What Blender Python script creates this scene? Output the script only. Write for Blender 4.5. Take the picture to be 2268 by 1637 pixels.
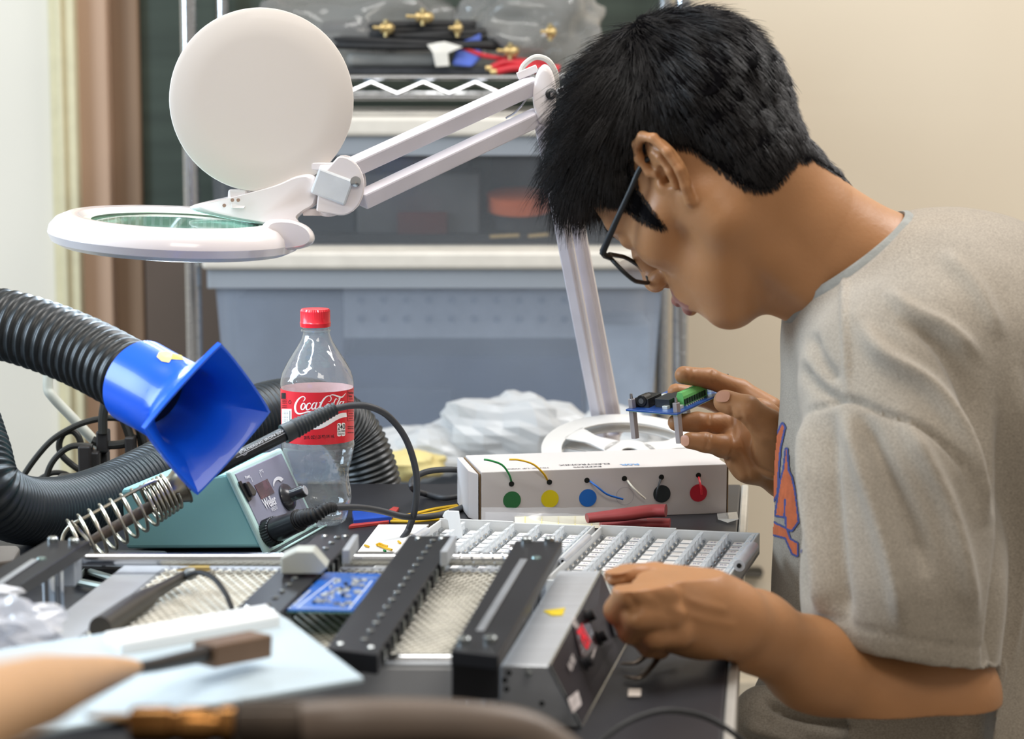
import bpy, bmesh, math, random
import numpy as np
from mathutils import Vector, Matrix, Quaternion, noise
from mathutils.bvhtree import BVHTree
random.seed(7); np.random.seed(7)
for _o in list(bpy.data.objects):
    bpy.data.objects.remove(_o)
SC = bpy.context.scene
COL = SC.collection
PI = math.pi

# ------------------------------------------------------------------ camera
F = 5000.0                       # focal length in pixels of a 2268 x 1637 frame
PITCH = math.atan(688.5 / F)
TZ = 0.75                        # height of the bench top
CAM = Vector((0, 0, TZ + 0.468))
cd = bpy.data.cameras.new('camera'); co = bpy.data.objects.new('camera', cd); COL.objects.link(co)
co.location = CAM
co.rotation_euler = (PI / 2 - PITCH, 0, 0)
cd.sensor_width = 36.0; cd.lens = 36.0 * F / 2268.0
cd.clip_start = 0.05; cd.clip_end = 60
cd.dof.use_dof = True; cd.dof.focus_distance = 2.24; cd.dof.aperture_fstop = 6.2
SC.camera = co

# ------------------------------------------------------------------ world, lights, exposure
w = bpy.data.worlds.new('World'); SC.world = w; w.use_nodes = True
bg = w.node_tree.nodes['Background']
bg.inputs[0].default_value = (1.0, 0.93, 0.84, 1); bg.inputs[1].default_value = 0.42
def area(name, loc, target, size, energy, color, size_y=None):
    l = bpy.data.lights.new(name, 'AREA'); l.energy = energy; l.color = color
    l.shape = 'RECTANGLE'; l.size = size; l.size_y = size_y or size
    o = bpy.data.objects.new(name, l); COL.objects.link(o); o.location = loc
    o.rotation_euler = (Vector(target) - Vector(loc)).to_track_quat('-Z', 'Y').to_euler()
    return o
area('ceiling_panel_light', (1.5, 2.9, 2.85), (1.0, 2.6, 0.8), 1.3, 48, (1.0, 0.97, 0.95), 0.7)
area('ceiling_panel_light', (-0.3, 1.9, 2.85), (-0.3, 2.1, 0.8), 1.3, 32, (1.0, 0.97, 0.93), 0.7)
area('ceiling_panel_light', (0.6, -0.3, 2.85), (0.6, 0.9, 0.8), 1.3, 22, (1.0, 0.92, 0.82), 0.7)
area('window_light', (-2.2, 2.0, 1.75), (0.6, 2.1, 0.95), 1.2, 62, (0.66, 0.83, 1.0), 1.2)
vs = SC.view_settings
vs.view_transform = 'Standard'; vs.look = 'None'; vs.gamma = 1.0; vs.use_curve_mapping = False
vs.exposure = 0.0
SC.cycles.transparent_max_bounces = 24

# ------------------------------------------------------------------ pixel helpers (points of the place, found from the photograph)
_cp, _sp = math.cos(PITCH), math.sin(PITCH)
def ray(px, py):
    x = (px - 1134.0) / F; y = -(py - 818.5) / F
    return Vector((x, _cp + y * _sp, -_sp + y * _cp))
def P(px, py, Y):
    r = ray(px, py); return CAM + r * (Y / r.y)
def T(px, py, h=0.0):
    r = ray(px, py); return CAM + r * ((TZ + h - CAM.z) / r.z)
def on_plane(px, py, p0, n):
    r = ray(px, py); return CAM + r * ((p0 - CAM).dot(n) / r.dot(n))
def proj(v):
    d = v - CAM
    zf = d.y * _cp - d.z * _sp; yu = d.y * _sp + d.z * _cp
    return 1134 + F * d.x / zf, 818.5 - F * yu / zf

# ------------------------------------------------------------------ materials
def H(h):
    h = h.lstrip('#'); c = [int(h[i:i + 2], 16) / 255 for i in (0, 2, 4)]
    return tuple(x / 12.92 if x <= 0.04045 else ((x + 0.055) / 1.055) ** 2.4 for x in c)
MATS = {}
def mat(name, col, rough=0.5, metal=0.0, var=0.06, scale=30.0, bump=0.0, bscale=None, spec=0.5, coat=0.0, sss=0.0,
        emit=None, estr=0.0, alpha=1.0, trans=0.0, ior=1.45, aniso=None, col2=None, sheen=0.0):
    if name in MATS: return MATS[name]
    m = bpy.data.materials.new(name); m.use_nodes = True; MATS[name] = m
    nt = m.node_tree; b = nt.nodes['Principled BSDF']
    c = H(col) if isinstance(col, str) else col
    b.inputs['Roughness'].default_value = rough; b.inputs['Metallic'].default_value = metal
    b.inputs['Specular IOR Level'].default_value = spec; b.inputs['Coat Weight'].default_value = coat
    b.inputs['IOR'].default_value = ior; b.inputs['Transmission Weight'].default_value = trans
    b.inputs['Alpha'].default_value = alpha
    if sheen: b.inputs['Sheen Weight'].default_value = sheen
    if sss:
        b.inputs['Subsurface Weight'].default_value = sss
        b.inputs['Subsurface Radius'].default_value = (0.012, 0.005, 0.003); b.inputs['Subsurface Scale'].default_value = 1.0
    if emit:
        b.inputs['Emission Color'].default_value = (*H(emit), 1); b.inputs['Emission Strength'].default_value = estr
    tc = nt.nodes.new('ShaderNodeTexCoord'); mp = nt.nodes.new('ShaderNodeMapping')
    nt.links.new(tc.outputs['Object'], mp.inputs[0])
    if aniso: mp.inputs['Scale'].default_value = aniso
    nz = nt.nodes.new('ShaderNodeTexNoise'); nz.inputs['Scale'].default_value = scale; nz.inputs['Detail'].default_value = 4
    nt.links.new(mp.outputs[0], nz.inputs[0])
    mx = nt.nodes.new('ShaderNodeMix'); mx.data_type = 'RGBA'
    d = H(col2) if col2 else tuple(max(0, x * (1 - 2.2 * var)) for x in c)
    e = c if col2 else tuple(min(1, x * (1 + 1.2 * var)) for x in c)
    mx.inputs['A'].default_value = (*d, 1); mx.inputs['B'].default_value = (*e, 1)
    rp = nt.nodes.new('ShaderNodeMapRange'); rp.inputs[1].default_value = 0.3; rp.inputs[2].default_value = 0.7
    nt.links.new(nz.outputs[0], rp.inputs[0]); nt.links.new(rp.outputs[0], mx.inputs['Factor'])
    nt.links.new(mx.outputs['Result'], b.inputs['Base Color'])
    if bump:
        n2 = nt.nodes.new('ShaderNodeTexNoise'); n2.inputs['Scale'].default_value = bscale or scale * 4; n2.inputs['Detail'].default_value = 3
        nt.links.new(mp.outputs[0], n2.inputs[0])
        bp = nt.nodes.new('ShaderNodeBump'); bp.inputs['Strength'].default_value = bump; bp.inputs['Distance'].default_value = 0.002
        nt.links.new(n2.outputs[0], bp.inputs['Height']); nt.links.new(bp.outputs[0], b.inputs['Normal'])
    return m
def film(name, col, clear=0.5, rough=0.15, gloss=0.25, white=None, scale=8.0):
    """thin plastic film or wall: partly see-through, partly milky, glossy by angle"""
    if name in MATS: return MATS[name]
    m = bpy.data.materials.new(name); m.use_nodes = True; MATS[name] = m
    nt = m.node_tree; nt.nodes.clear(); N = nt.nodes.new; L = nt.links.new
    out = N('ShaderNodeOutputMaterial'); tr = N('ShaderNodeBsdfTransparent'); tr.inputs[0].default_value = (*H(white or '#ffffff'), 1)
    df = N('ShaderNodeBsdfDiffuse'); df.inputs[0].default_value = (*H(col), 1)
    tl = N('ShaderNodeBsdfTranslucent'); tl.inputs[0].default_value = (*H(col), 1)
    gl = N('ShaderNodeBsdfGlossy'); gl.inputs['Roughness'].default_value = rough
    fr = N('ShaderNodeLayerWeight'); pw = N('ShaderNodeMath'); pw.operation = 'POWER'; pw.inputs[1].default_value = 3.0; L(fr.outputs['Facing'], pw.inputs[0]); ad = N('ShaderNodeMath'); ad.operation = 'ADD'; ad.inputs[1].default_value = .05; L(pw.outputs[0], ad.inputs[0])
    a = N('ShaderNodeMixShader'); a.inputs[0].default_value = 0.35; L(df.outputs[0], a.inputs[1]); L(tl.outputs[0], a.inputs[2])
    b = N('ShaderNodeMixShader'); L(a.outputs[0], b.inputs[1]); L(tr.outputs[0], b.inputs[2])
    tc = N('ShaderNodeTexCoord'); nz = N('ShaderNodeTexNoise'); nz.inputs['Scale'].default_value = scale; L(tc.outputs['Object'], nz.inputs[0])
    mr = N('ShaderNodeMapRange'); mr.inputs[3].default_value = max(0, clear - 0.06); mr.inputs[4].default_value = min(1, clear + 0.06)
    L(nz.outputs[0], mr.inputs[0]); L(mr.outputs[0], b.inputs[0])
    mu = N('ShaderNodeMath'); mu.operation = 'MULTIPLY'; mu.inputs[1].default_value = gloss * 1.5; mu.use_clamp = True; L(ad.outputs[0], mu.inputs[0])
    c = N('ShaderNodeMixShader'); L(mu.outputs[0], c.inputs[0]); L(b.outputs[0], c.inputs[1]); L(gl.outputs[0], c.inputs[2])
    L(c.outputs[0], out.inputs[0])
    return m

# ------------------------------------------------------------------ mesh builder
def V(*a): return Vector(a)
def catmull(pts, n=8):
    pts = [Vector(p) for p in pts]
    if len(pts) < 3: return [pts[0].lerp(pts[-1], i / n) for i in range(n + 1)]
    q = [pts[0] * 2 - pts[1]] + pts + [pts[-1] * 2 - pts[-2]]; out = []
    for i in range(1, len(q) - 2):
        p0, p1, p2, p3 = q[i - 1:i + 3]
        for k in range(n):
            t = k / n
            out.append(0.5 * ((2 * p1) + (p2 - p0) * t + (2 * p0 - 5 * p1 + 4 * p2 - p3) * t * t + (3 * p1 - p0 - 3 * p2 + p3) * t ** 3))
    out.append(pts[-1]); return out
def evenly(pts, step):
    out = [pts[0].copy()]; acc = 0.0; last = pts[0]
    for p in pts[1:]:
        seg = (p - last).length
        while acc + seg >= step and seg > 1e-9:
            t = (step - acc) / seg; last = last.lerp(p, t); out.append(last.copy()); seg = (p - last).length; acc = 0.0
        acc += seg; last = p
    if (out[-1] - pts[-1]).length > step * 0.2: out.append(pts[-1].copy())
    return out
def frame(d):
    d = d.normalized(); a = V(0, 0, 1) if abs(d.z) < 0.9 else V(1, 0, 0)
    x = d.cross(a).normalized(); y = x.cross(d).normalized(); return x, y, d
class MB:
    def __init__(s): s.v = []; s.f = []; s.m = []; s.cur = 0
    def mi(s, i): s.cur = i; return s
    def add(s, vs, fs):
        b = len(s.v); s.v += [Vector(v) for v in vs]
        for f in fs: s.f.append(tuple(b + i for i in f)); s.m.append(s.cur)
        return s
    def hexa(s, p):      # 8 corners: bottom 4 (ccw), top 4
        return s.add(p, [(3, 2, 1, 0), (4, 5, 6, 7), (0, 1, 5, 4), (1, 2, 6, 5), (2, 3, 7, 6), (3, 0, 4, 7)])
    def box(s, c, size, ax=None, ay=None, az=None):
        c = Vector(c); ax = Vector(ax).normalized() if ax is not None else V(1, 0, 0)
        if az is None: az = V(0, 0, 1) if abs(ax.z) < .9 else V(0, 1, 0)
        az = Vector(az)
        ay = Vector(ay).normalized() if ay is not None else az.cross(ax).normalized(); az = ax.cross(ay).normalized()
        X, Y_, Z = ax * size[0] / 2, ay * size[1] / 2, az * size[2] / 2
        return s.hexa([c - X - Y_ - Z, c + X - Y_ - Z, c + X + Y_ - Z, c - X + Y_ - Z, c - X - Y_ + Z, c + X - Y_ + Z, c + X + Y_ + Z, c - X + Y_ + Z])
    def rbox(s, c, size, r, ax=None, ay=None, seg=3):   # rounded in its x-y outline
        c = Vector(c); ax = Vector(ax).normalized() if ax is not None else V(1, 0, 0)
        ay = Vector(ay).normalized() if ay is not None else V(0, 0, 1).cross(ax).normalized(); az = ax.cross(ay).normalized()
        pl = rrect(size[0], size[1], r, seg)
        return s.prism([c + ax * x + ay * y - az * size[2] / 2 for x, y in pl], az * size[2])
    def prism(s, poly, ext, cap=True):
        n = len(poly); poly = [Vector(p) for p in poly]; ext = Vector(ext)
        fs = [(i, (i + 1) % n, n + (i + 1) % n, n + i) for i in range(n)]
        if cap: fs += [tuple(range(n - 1, -1, -1)), tuple(range(n, 2 * n))]
        return s.add(poly + [p + ext for p in poly], fs)
    def plate(s, top, h):      # quad/poly given by its upper corners, going down by h
        return s.prism(top, V(0, 0, -h))
    def quad(s, a, b, c, d): return s.add([a, b, c, d], [(0, 1, 2, 3)])
    def tube(s, pts, r, seg=12, caps=True, flat=1.0, up=None):
        pts = [Vector(p) for p in pts]; n = len(pts); rr = r if hasattr(r, '__len__') else [r] * n
        d = (pts[1] - pts[0]); x, y, _ = frame(d)
        if up is not None:
            x = d.normalized().cross(Vector(up)).normalized(); y = x.cross(d.normalized())
        vs = []; prev = d.normalized()
        for i, p in enumerate(pts):
            d = (pts[min(i + 1, n - 1)] - pts[max(i - 1, 0)])
            if d.length < 1e-9: d = prev
            d = d.normalized(); q = prev.rotation_difference(d); x = q @ x; y = q @ y; prev = d
            for k in range(seg):
                a = 2 * PI * k / seg; vs.append(p + (x * math.cos(a) + y * math.sin(a) * flat) * rr[i])
        fs = [(i * seg + k, i * seg + (k + 1) % seg, (i + 1) * seg + (k + 1) % seg, (i + 1) * seg + k) for i in range(n - 1) for k in range(seg)]
        if caps: fs += [tuple(range(seg - 1, -1, -1)), tuple((n - 1) * seg + k for k in range(seg))]
        return s.add(vs, fs)
    def cyl(s, a, b, r, r2=None, seg=20, caps=True):
        return s.tube([a, b], [r, r if r2 is None else r2], seg, caps)
    def lathe(s, o, axis, prof, seg=32, caps=True, ref=None):   # prof: (radius, height along axis)
        o = Vector(o); x, y, d = frame(Vector(axis))
        if ref is not None:
            x = (Vector(ref) - d * Vector(ref).dot(d)).normalized(); y = d.cross(x)
        vs = [o + d * h + (x * math.cos(2 * PI * k / seg) + y * math.sin(2 * PI * k / seg)) * r for r, h in prof for k in range(seg)]
        n = len(prof)
        fs = [(i * seg + k, i * seg + (k + 1) % seg, (i + 1) * seg + (k + 1) % seg, (i + 1) * seg + k) for i in range(n - 1) for k in range(seg)]
        if caps: fs += [tuple(range(seg - 1, -1, -1)), tuple((n - 1) * seg + k for k in range(seg))]
        return s.add(vs, fs)
    def ball(s, c, r, sx=1, sy=1, sz=1, seg=16, rings=10, ax=None, ay=None):
        c = Vector(c); ax = Vector(ax).normalized() if ax is not None else V(1, 0, 0)
        ay = Vector(ay).normalized() if ay is not None else (V(0, 0, 1).cross(ax).normalized()); az = ax.cross(ay)
        vs = []; fs = []
        for i in range(rings + 1):
            t = PI * i / rings
            for k in range(seg):
                a = 2 * PI * k / seg
                vs.append(c + ax * (r * sx * math.sin(t) * math.cos(a)) + ay * (r * sy * math.sin(t) * math.sin(a)) + az * (r * sz * math.cos(t)))
        for i in range(rings):
            for k in range(seg): fs.append((i * seg + k, (i + 1) * seg + k, (i + 1) * seg + (k + 1) % seg, i * seg + (k + 1) % seg))
        return s.add(vs, fs)
    def build(s, name, mats, parent=None, smooth=False, bevel=0.0, bseg=2, label=None, sharp=35, subsurf=0, solid=0.0, kind=None):
        o_ = Vector((0, 0, 0)); r = parent
        while r is not None: o_ = o_ + r.location; r = r.parent
        own = Vector((0, 0, 0))
        if parent is None and s.v:
            xs = [v.x for v in s.v]; ys = [v.y for v in s.v]; zs = [v.z for v in s.v]
            own = V((min(xs) + max(xs)) / 2, (min(ys) + max(ys)) / 2, min(zs))
        me = bpy.data.meshes.new(name); me.from_pydata([tuple(v - o_ - own) for v in s.v], [], s.f)
        if not isinstance(mats, (list, tuple)): mats = [mats]
        for m in mats: me.materials.append(m)
        me.polygons.foreach_set('material_index', s.m)
        bm = bmesh.new(); bm.from_mesh(me); bmesh.ops.remove_doubles(bm, verts=bm.verts, dist=1e-6)
        bmesh.ops.recalc_face_normals(bm, faces=bm.faces); bm.to_mesh(me); bm.free()
        ob = bpy.data.objects.new(name, me); COL.objects.link(ob); ob.location = own
        if parent is not None: ob.parent = parent
        if smooth:
            me.shade_smooth()
            me.set_sharp_from_angle(angle=math.radians(sharp))
        if solid:
            sm = ob.modifiers.new('thickness', 'SOLIDIFY'); sm.thickness = solid; sm.offset = 0
        if bevel:
            bv = ob.modifiers.new('bevel', 'BEVEL'); bv.width = bevel; bv.segments = bseg; bv.limit_method = 'ANGLE'; bv.angle_limit = math.radians(40)
        if subsurf:
            ss = ob.modifiers.new('sub', 'SUBSURF'); ss.levels = subsurf; ss.render_levels = subsurf
        if label: ob['label'] = label
        if kind: ob['kind'] = kind
        return ob
def rrect(w_, h_, r, seg=3):
    out = []
    for cx, cy, a0 in ((w_ / 2 - r, h_ / 2 - r, 0), (-w_ / 2 + r, h_ / 2 - r, 90), (-w_ / 2 + r, -h_ / 2 + r, 180), (w_ / 2 - r, -h_ / 2 + r, 270)):
        for k in range(seg + 1):
            a = math.radians(a0 + 90 * k / seg); out.append((cx + r * math.cos(a), cy + r * math.sin(a)))
    return out
def thing(name, label, cat, loc, group=None):
    o = bpy.data.objects.new(name, None); COL.objects.link(o); o.location = Vector(loc); o.empty_display_size = 0.03
    o['label'] = label; o['category'] = cat
    if group: o['group'] = group
    return o
def tag(o, label, cat, group=None):
    o['label'] = label; o['category'] = cat
    if group: o['group'] = group
    return o
def struct(o): o['kind'] = 'structure'; return o
def text_geo(txt, size=1.0, bold=0.0, xs=1.0, shear=0.0, spacing=1.0):
    """letters as flat polygons: (verts2d, faces), centred"""
    c = bpy.data.curves.new('t', 'FONT'); c.body = txt; c.size = size; c.offset = bold; c.shear = shear; c.space_character = spacing
    c.align_x = 'CENTER'; c.align_y = 'CENTER'; c.resolution_u = 3
    o = bpy.data.objects.new('t', c); COL.objects.link(o); bpy.context.view_layer.update()
    me = o.evaluated_get(bpy.context.evaluated_depsgraph_get()).to_mesh()
    vs_ = [(v.co.x * xs, v.co.y) for v in me.vertices]; fs_ = [tuple(p.vertices) for p in me.polygons]
    bpy.data.objects.remove(o); bpy.data.curves.remove(c)
    return vs_, fs_
def put_text(mb, txt, size, fn, **k):
    v, f = text_geo(txt, size, **k); return mb.add([fn(a, b) for a, b in v], f)
def stroke(mb, pts, wd, fn, n=6):
    """ribbon along 2-D points, width per point"""
    q = catmull([V(p[0], p[1], p[2] if len(p) > 2 else wd) for p in pts], n); L_ = []
    for i, p in enumerate(q):
        d = q[min(i + 1, len(q) - 1)] - q[max(i - 1, 0)]; d = V(d.x, d.y, 0)
        if d.length < 1e-9: d = V(1, 0, 0)
        d.normalize(); nrm = V(-d.y, d.x, 0); hw = p.z / 2
        L_.append((fn(p.x + nrm.x * hw, p.y + nrm.y * hw), fn(p.x - nrm.x * hw, p.y - nrm.y * hw)))
    for a, b in zip(L_, L_[1:]): mb.quad(a[0], b[0], b[1], a[1])
    return mb

# common materials
M_chrome = mat('chrome', '#c9ccd0', 0.16, 1.0, 0.03)
M_steel = mat('brushed_steel', '#b4b9bc', 0.34, 1.0, 0.08, 6, 0.05, 200, aniso=(1, 40, 1))
M_white = mat('white_plastic', '#e9e6ea', 0.25, 0, 0.02, coat=0.3)
M_blk = mat('black_plastic', '#17181a', 0.42, 0, 0.2)
M_rub = mat('black_rubber', '#1b1c1e', 0.55, 0, 0.2)
# ------------------------------------------------------------------ room shell
YW = 3.985                                 # back wall distance
mwall = mat('beige_wall_paint', '#dccfb9', 0.75, 0, 0.025, 1.3, 0.08, 220)
mwhite = mat('off_white_wall_paint', '#e6e1d4', 0.7, 0, 0.03, 1.5, 0.06, 200)
struct(MB().box((0.6, YW + 0.05, 1.4), (6.5, 0.1, 2.8)).build('wall_back', mwall))
struct(MB().box((0.6, 1.6, -0.03), (6.5, 6.0, 0.06)).build('floor', mat('grey_vinyl_floor', '#8b857b', 0.45, 0, 0.08, 5)))
xa = P(124, 400, 3.9).x; xb = P(181, 400, 3.9).x
struct(MB().box(((xa - 2.6) / 2, 3.93, 1.4), (xa + 2.6, 0.10, 2.8)).build('wall_left', mwhite))
tr = MB().box(((xa + xb) / 2, 3.925, 1.4), (xb - xa, 0.118, 2.8)); tr.box((xa + (xb - xa) * .45, 3.862, 1.4), (0.010, 0.012, 2.8))
struct(tr.build('trim_1', mat('cream_door_frame_paint', '#d8d0ae', 0.5, 0, 0.03), bevel=0.003))
struct(MB().box((0.6, YW - 0.01, 0.05), (5.5, 0.02, 0.1)).build('baseboard_back', mat('beige_baseboard', '#cfc3ae', 0.5)))
# the panels seen between the door frame and the rack
def panel(x0, x1, y0, y1, Y, th, name, m, label, cat):
    a = P(x0, 800, Y); b = P(x1, 800, Y); z0 = 0.0 if y1 is None else P(x0, y1, Y).z; z1 = 2.5 if y0 is None else P(x0, y0, Y).z
    o = MB().box(((a.x + b.x) / 2, Y + th / 2, (z0 + z1) / 2), (b.x - a.x, th, z1 - z0)).build(name, m, bevel=0.004)
    return tag(o, label, cat)
panel(183, 254, None, None, 3.90, 0.06, 'door_leaf', mat('tan_laminate', '#bf9f86', 0.5, 0, 0.05, 3, aniso=(6, 6, .4)), 'tan brown upright board right beside the cream door frame', 'board')
panel(257, 322, None, None, 3.935, 0.04, 'cabinet_side', mat('brown_laminate', '#8f745c', 0.5, 0, 0.10, 3, aniso=(8, 8, .3)), 'darker brown upright panel between the tan board and the green board', 'panel')
panel(324, 1478, None, 560, 3.955, 0.025, 'chalkboard', mat('dark_green_board', '#3a443b', 0.6, 0, 0.12, 4, aniso=(.5, 1, 9)), 'dark green board behind the upper half of the wire rack', 'board')
panel(324, 545, 561, None, 3.94, 0.04, 'back_panel', mat('grey_brown_board', '#6a5a4e', 0.6, 0, 0.10, 2), 'grey-brown panel below the green board, behind the rack', 'panel')
# little latch low on the right-hand wall
lt = thing('wall_latch', 'small dark grey latch on the beige wall right of the parts tray', 'latch', P(1660, 1268, YW))
c = P(1662, 1266, YW - .012)
MB().rbox(c, (0.045, 0.014, 0.02), 0.006, V(1, 0, 0), V(0, 0, 1)).build('plate', mat('dark_grey_metal', '#4b4740', 0.5, .3), lt)
MB().cyl(c + V(-.02, -.02, 0), c + V(.018, -.02, -.003), .0045).build('lever', MATS['dark_grey_metal'], lt, smooth=True)

# ------------------------------------------------------------------ workbench
tb = thing('workbench', 'workbench with dark grey top and pale metal edge carrying all the soldering gear', 'table', (-0.3, 1.8, 0))
fr_, nr_ = T(1641, 1073), T(1599, 1637)
e_ = (nr_ - fr_).normalized(); nr2 = fr_ + e_ * 2.05
fl_ = V(-1.35, fr_.y + 0.02, TZ); nl2 = V(-1.35, nr2.y, TZ)
MB().plate([fr_, fl_, nl2, nr2], 0.028).build('tabletop', mat('dark_grey_laminate', '#26272c', 0.42, 0, 0.10, 8, 0.03, 300), tb, bevel=0.002)
out = V(-e_.y, e_.x, 0) * (1 if -e_.y > 0 else -1)
# pale edge strip along the right side
MB().plate([fr_ + out * .0085, fr_ + out * .0005, nr2 + out * .0005, nr2 + out * .0085], 0.045).build('edge_strip', mat('pale_edge_metal', '#cdcbc4', 0.35, 0.5, .05), tb, bevel=0.002, label='pale metal strip along the right edge')
for q in (fr_ + V(-.08, -.08, 0), nr2 + V(-.05, .1, 0), fl_ + V(.1, -.1, 0), nl2 + V(.1, .1, 0)):
    MB().box((q.x, q.y, (TZ - .028) / 2), (0.045, 0.045, TZ - .028)).build('leg', M_steel, tb, bevel=.003)
# scrap of clear tape on the far right corner
tpp = [T(1588, 1138, .0015), T(1632, 1134, .0015), T(1636, 1150, .006), T(1612, 1158, .002), T(1590, 1150, .003)]
tag(MB().add(tpp, [(0, 1, 2, 3, 4)]).build('tape_scrap', film('clear_tape', '#e6e6e2', .5, .1, .5), solid=.0004), 'crumpled clear tape scrap on the right table edge beside the box', 'tape')

# ------------------------------------------------------------------ wire rack
YS = 3.5
rack = thing('wire_rack', 'chromed wire shelving rack behind the workbench', 'rack', (P(960, 800, YS).x, YS + .2, 0))
xl, xr = P(424, 400, YS).x, P(1507, 700, YS).x
for yy in (YS, YS + .42):
    for xx in (xl, xr):
        m = MB(); z = 0.02; pr = []
        m.cyl((xx, yy, 0.02), (xx, yy, 2.1), .0122, seg=20)
        ps = m.build('post', M_chrome, rack, smooth=True)
        g = MB()
        for i in range(80):
            z = .05 + i * .0254; g.lathe((xx, yy, z), (0, 0, 1), [(.0122, 0), (.0131, .0008), (.0131, .0016), (.0122, .0024)], 16, False)
        g.build('groove_rings', M_chrome, ps, smooth=True, kind='stuff')
        MB().lathe((xx, yy, 0), (0, 0, 1), [(.016, 0), (.018, .006), (.009, .022)], 16).build('foot', M_blk, rack, smooth=True)
zt = P(960, 172, YS).z; zb_ = P(960, 216, YS).z
def wire_shelf(z1, z0):
    for k, yy in enumerate((YS - .002, YS + .422)):
        m = MB(); m.cyl((xl, yy, z1), (xr, yy, z1), .0042, seg=10); m.cyl((xl, yy, z0), (xr, yy, z0), .0042, seg=10)
        sh = m.build('shelf_rail', M_chrome, rack, smooth=True)
        n = 19; g = []
        for i in range(n + 1): g.append(V(xl + (xr - xl) * i / n, yy, (z1 - .007) if i % 2 else (z0 + .006)))
        if k == 0: MB().tube(g, .0027, 8).build('zigzag_brace', M_chrome, sh, smooth=True)
    for xx in (xl, xr):
        MB().cyl((xx, YS, z1), (xx, YS + .42, z1), .0042, seg=8).cyl((xx, YS, z0), (xx, YS + .42, z0), .0042, seg=8).build('side_rail', M_chrome, rack, smooth=True)
    m = MB()
    for i in range(30):
        x = xl + .02 + (xr - xl - .04) * i / 29; m.cyl((x, YS, z1 + .002), (x, YS + .42, z1 + .002), .0018, seg=6)
    m.build('shelf_wires', M_chrome, rack, kind='stuff')
    for xx in (xl, xr):
        MB().lathe((xx, YS, z0 - .01), (0, 0, 1), [(.0125, 0), (.018, .002), (.0155, z1 - z0 + .018), (.0125, z1 - z0 + .02)], 20).build('collar', M_blk, rack, smooth=True)
wire_shelf(zt, zb_)
zs = P(960, 1078, YS).z
wire_shelf(zs, zs - .035)
wire_shelf(0.15, 0.115)

# ------------------------------------------------------------------ storage totes
def tote(x0, x1, ytop, ybot, Y0, dep, body, rimm, label, lidh, group=None, flare=.03):
    a, b = P(x0, ytop, Y0), P(x1, ytop, Y0); zl = a.z; zbm = P(x0, ybot, Y0).z
    t = thing('storage_tote', label, 'box', ((a.x + b.x) / 2, Y0 + dep / 2, zbm), group)
    L_, R_ = a.x, b.x; zr = zl - lidh
    # lid: stepped slab
    ld = MB().box(((L_ + R_) / 2, Y0 + dep / 2, zl - lidh / 2), (R_ - L_ + .02, dep + .02, lidh)).build('lid', rimm, t, bevel=.006)
    MB().box(((L_ + R_) / 2, Y0 + dep / 2, zl + .003), (R_ - L_ - .06, dep - .06, .006)).build('lid_panel', rimm, ld, bevel=.002)
    # open-topped body of four thin flared walls and a bottom, with a rim band
    m = MB()
    i0, i1, j0, j1 = L_ + flare, R_ - flare, Y0 + flare * .6, Y0 + dep - flare * .6
    B = [V(i0, j0, zbm), V(i1, j0, zbm), V(i1, j1, zbm), V(i0, j1, zbm)]
    U = [V(L_ + .008, Y0 + .006, zr), V(R_ - .008, Y0 + .006, zr), V(R_ - .008, Y0 + dep - .006, zr), V(L_ + .008, Y0 + dep - .006, zr)]
    n_ = 1
    m.add(B + U, [(0, 1, 5, 4), (1, 2, 6, 5), (2, 3, 7, 6), (3, 0, 4, 7), (0, 3, 2, 1)])
    m.build('body', body, t, solid=.002)
    r = MB(); hb = .03
    r.box(((L_ + R_) / 2, Y0 + .002, zr - hb / 2), (R_ - L_ + .004, .006, hb)); r.box((L_, Y0 + dep / 2, zr - hb / 2), (.006, dep, hb)); r.box((R_, Y0 + dep / 2, zr - hb / 2), (.006, dep, hb))
    r.build('rim', film('tote_rim_film', '#c3cad2', .35, .2, .3), t, bevel=.001)
    return t
m_lid = mat('cream_lid_plastic', '#d9d3c8', 0.4, 0, 0.03)
body1 = film('frosted_blue_white_plastic', '#bcc8da', .68, .18, .35)
body2 = film('smoky_clear_plastic', '#8a9096', .78, .12, .35)
t1 = tote(462, 1480, 556, 1072, YS - .02, .42, body1, m_lid, 'large frosted storage tote at the bottom of the stack, behind the bottle', .028)
t2 = tote(452, 1470, 258, 546, YS, .40, body2, m_lid, 'smoky clear storage tote stacked on the larger frosted one', .03, flare=.015)
# ------------------------------------------------------------------ what lies on and in the rack
def blob(c, sx, sy, sz, seed=0, amp=.18, seg=36, rings=22, freq=3.0, flat=None):
    """crumpled rounded lump"""
    m = MB().ball(c, 1.0, sx, sy, sz, seg, rings); c = Vector(c)
    for i, v in enumerate(m.v):
        d = v - c; u = V(d.x / sx, d.y / sy, d.z / sz)
        k = 1 + amp * noise.noise(u * freq + V(seed, seed * 2, 0)) + amp * .5 * abs(noise.noise(u * freq * 2.7 + V(seed, 3, seed)))
        q = c + d * k
        if flat is not None: q.z = max(q.z, flat)
        m.v[i] = q
    return m
zsh = zt + .0045
Mbag = film('clear_grey_bag_film', '#b4b4b2', .55, .12, .5, scale=20)
Mbag2 = film('milky_bag_film', '#c9cdd2', .30, .2, .4, scale=20)
def onshelf(px, Y): return P(px, 168, Y).x
def bag(x0, x1, top, Y, dep, m, label, seed, amp=.22):
    a, b = P(x0, 168, Y).x, P(x1, 168, Y).x; zt_ = P(x0, top, Y).z; h = (zt_ - zsh)
    o = blob(((a + b) / 2, Y, zsh + h * .42), (b - a) / 2, dep / 2, h * .58, seed, amp, 56, 34, 2.6, zsh).build('plastic_bag', m, smooth=True, sharp=50)
    return tag(o, label, 'bag')
bag(560, 1010, -40, 3.66, .18, Mbag, 'clear grey bag of cables on the upper wire shelf, left one behind the white disc', 3.1)
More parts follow.
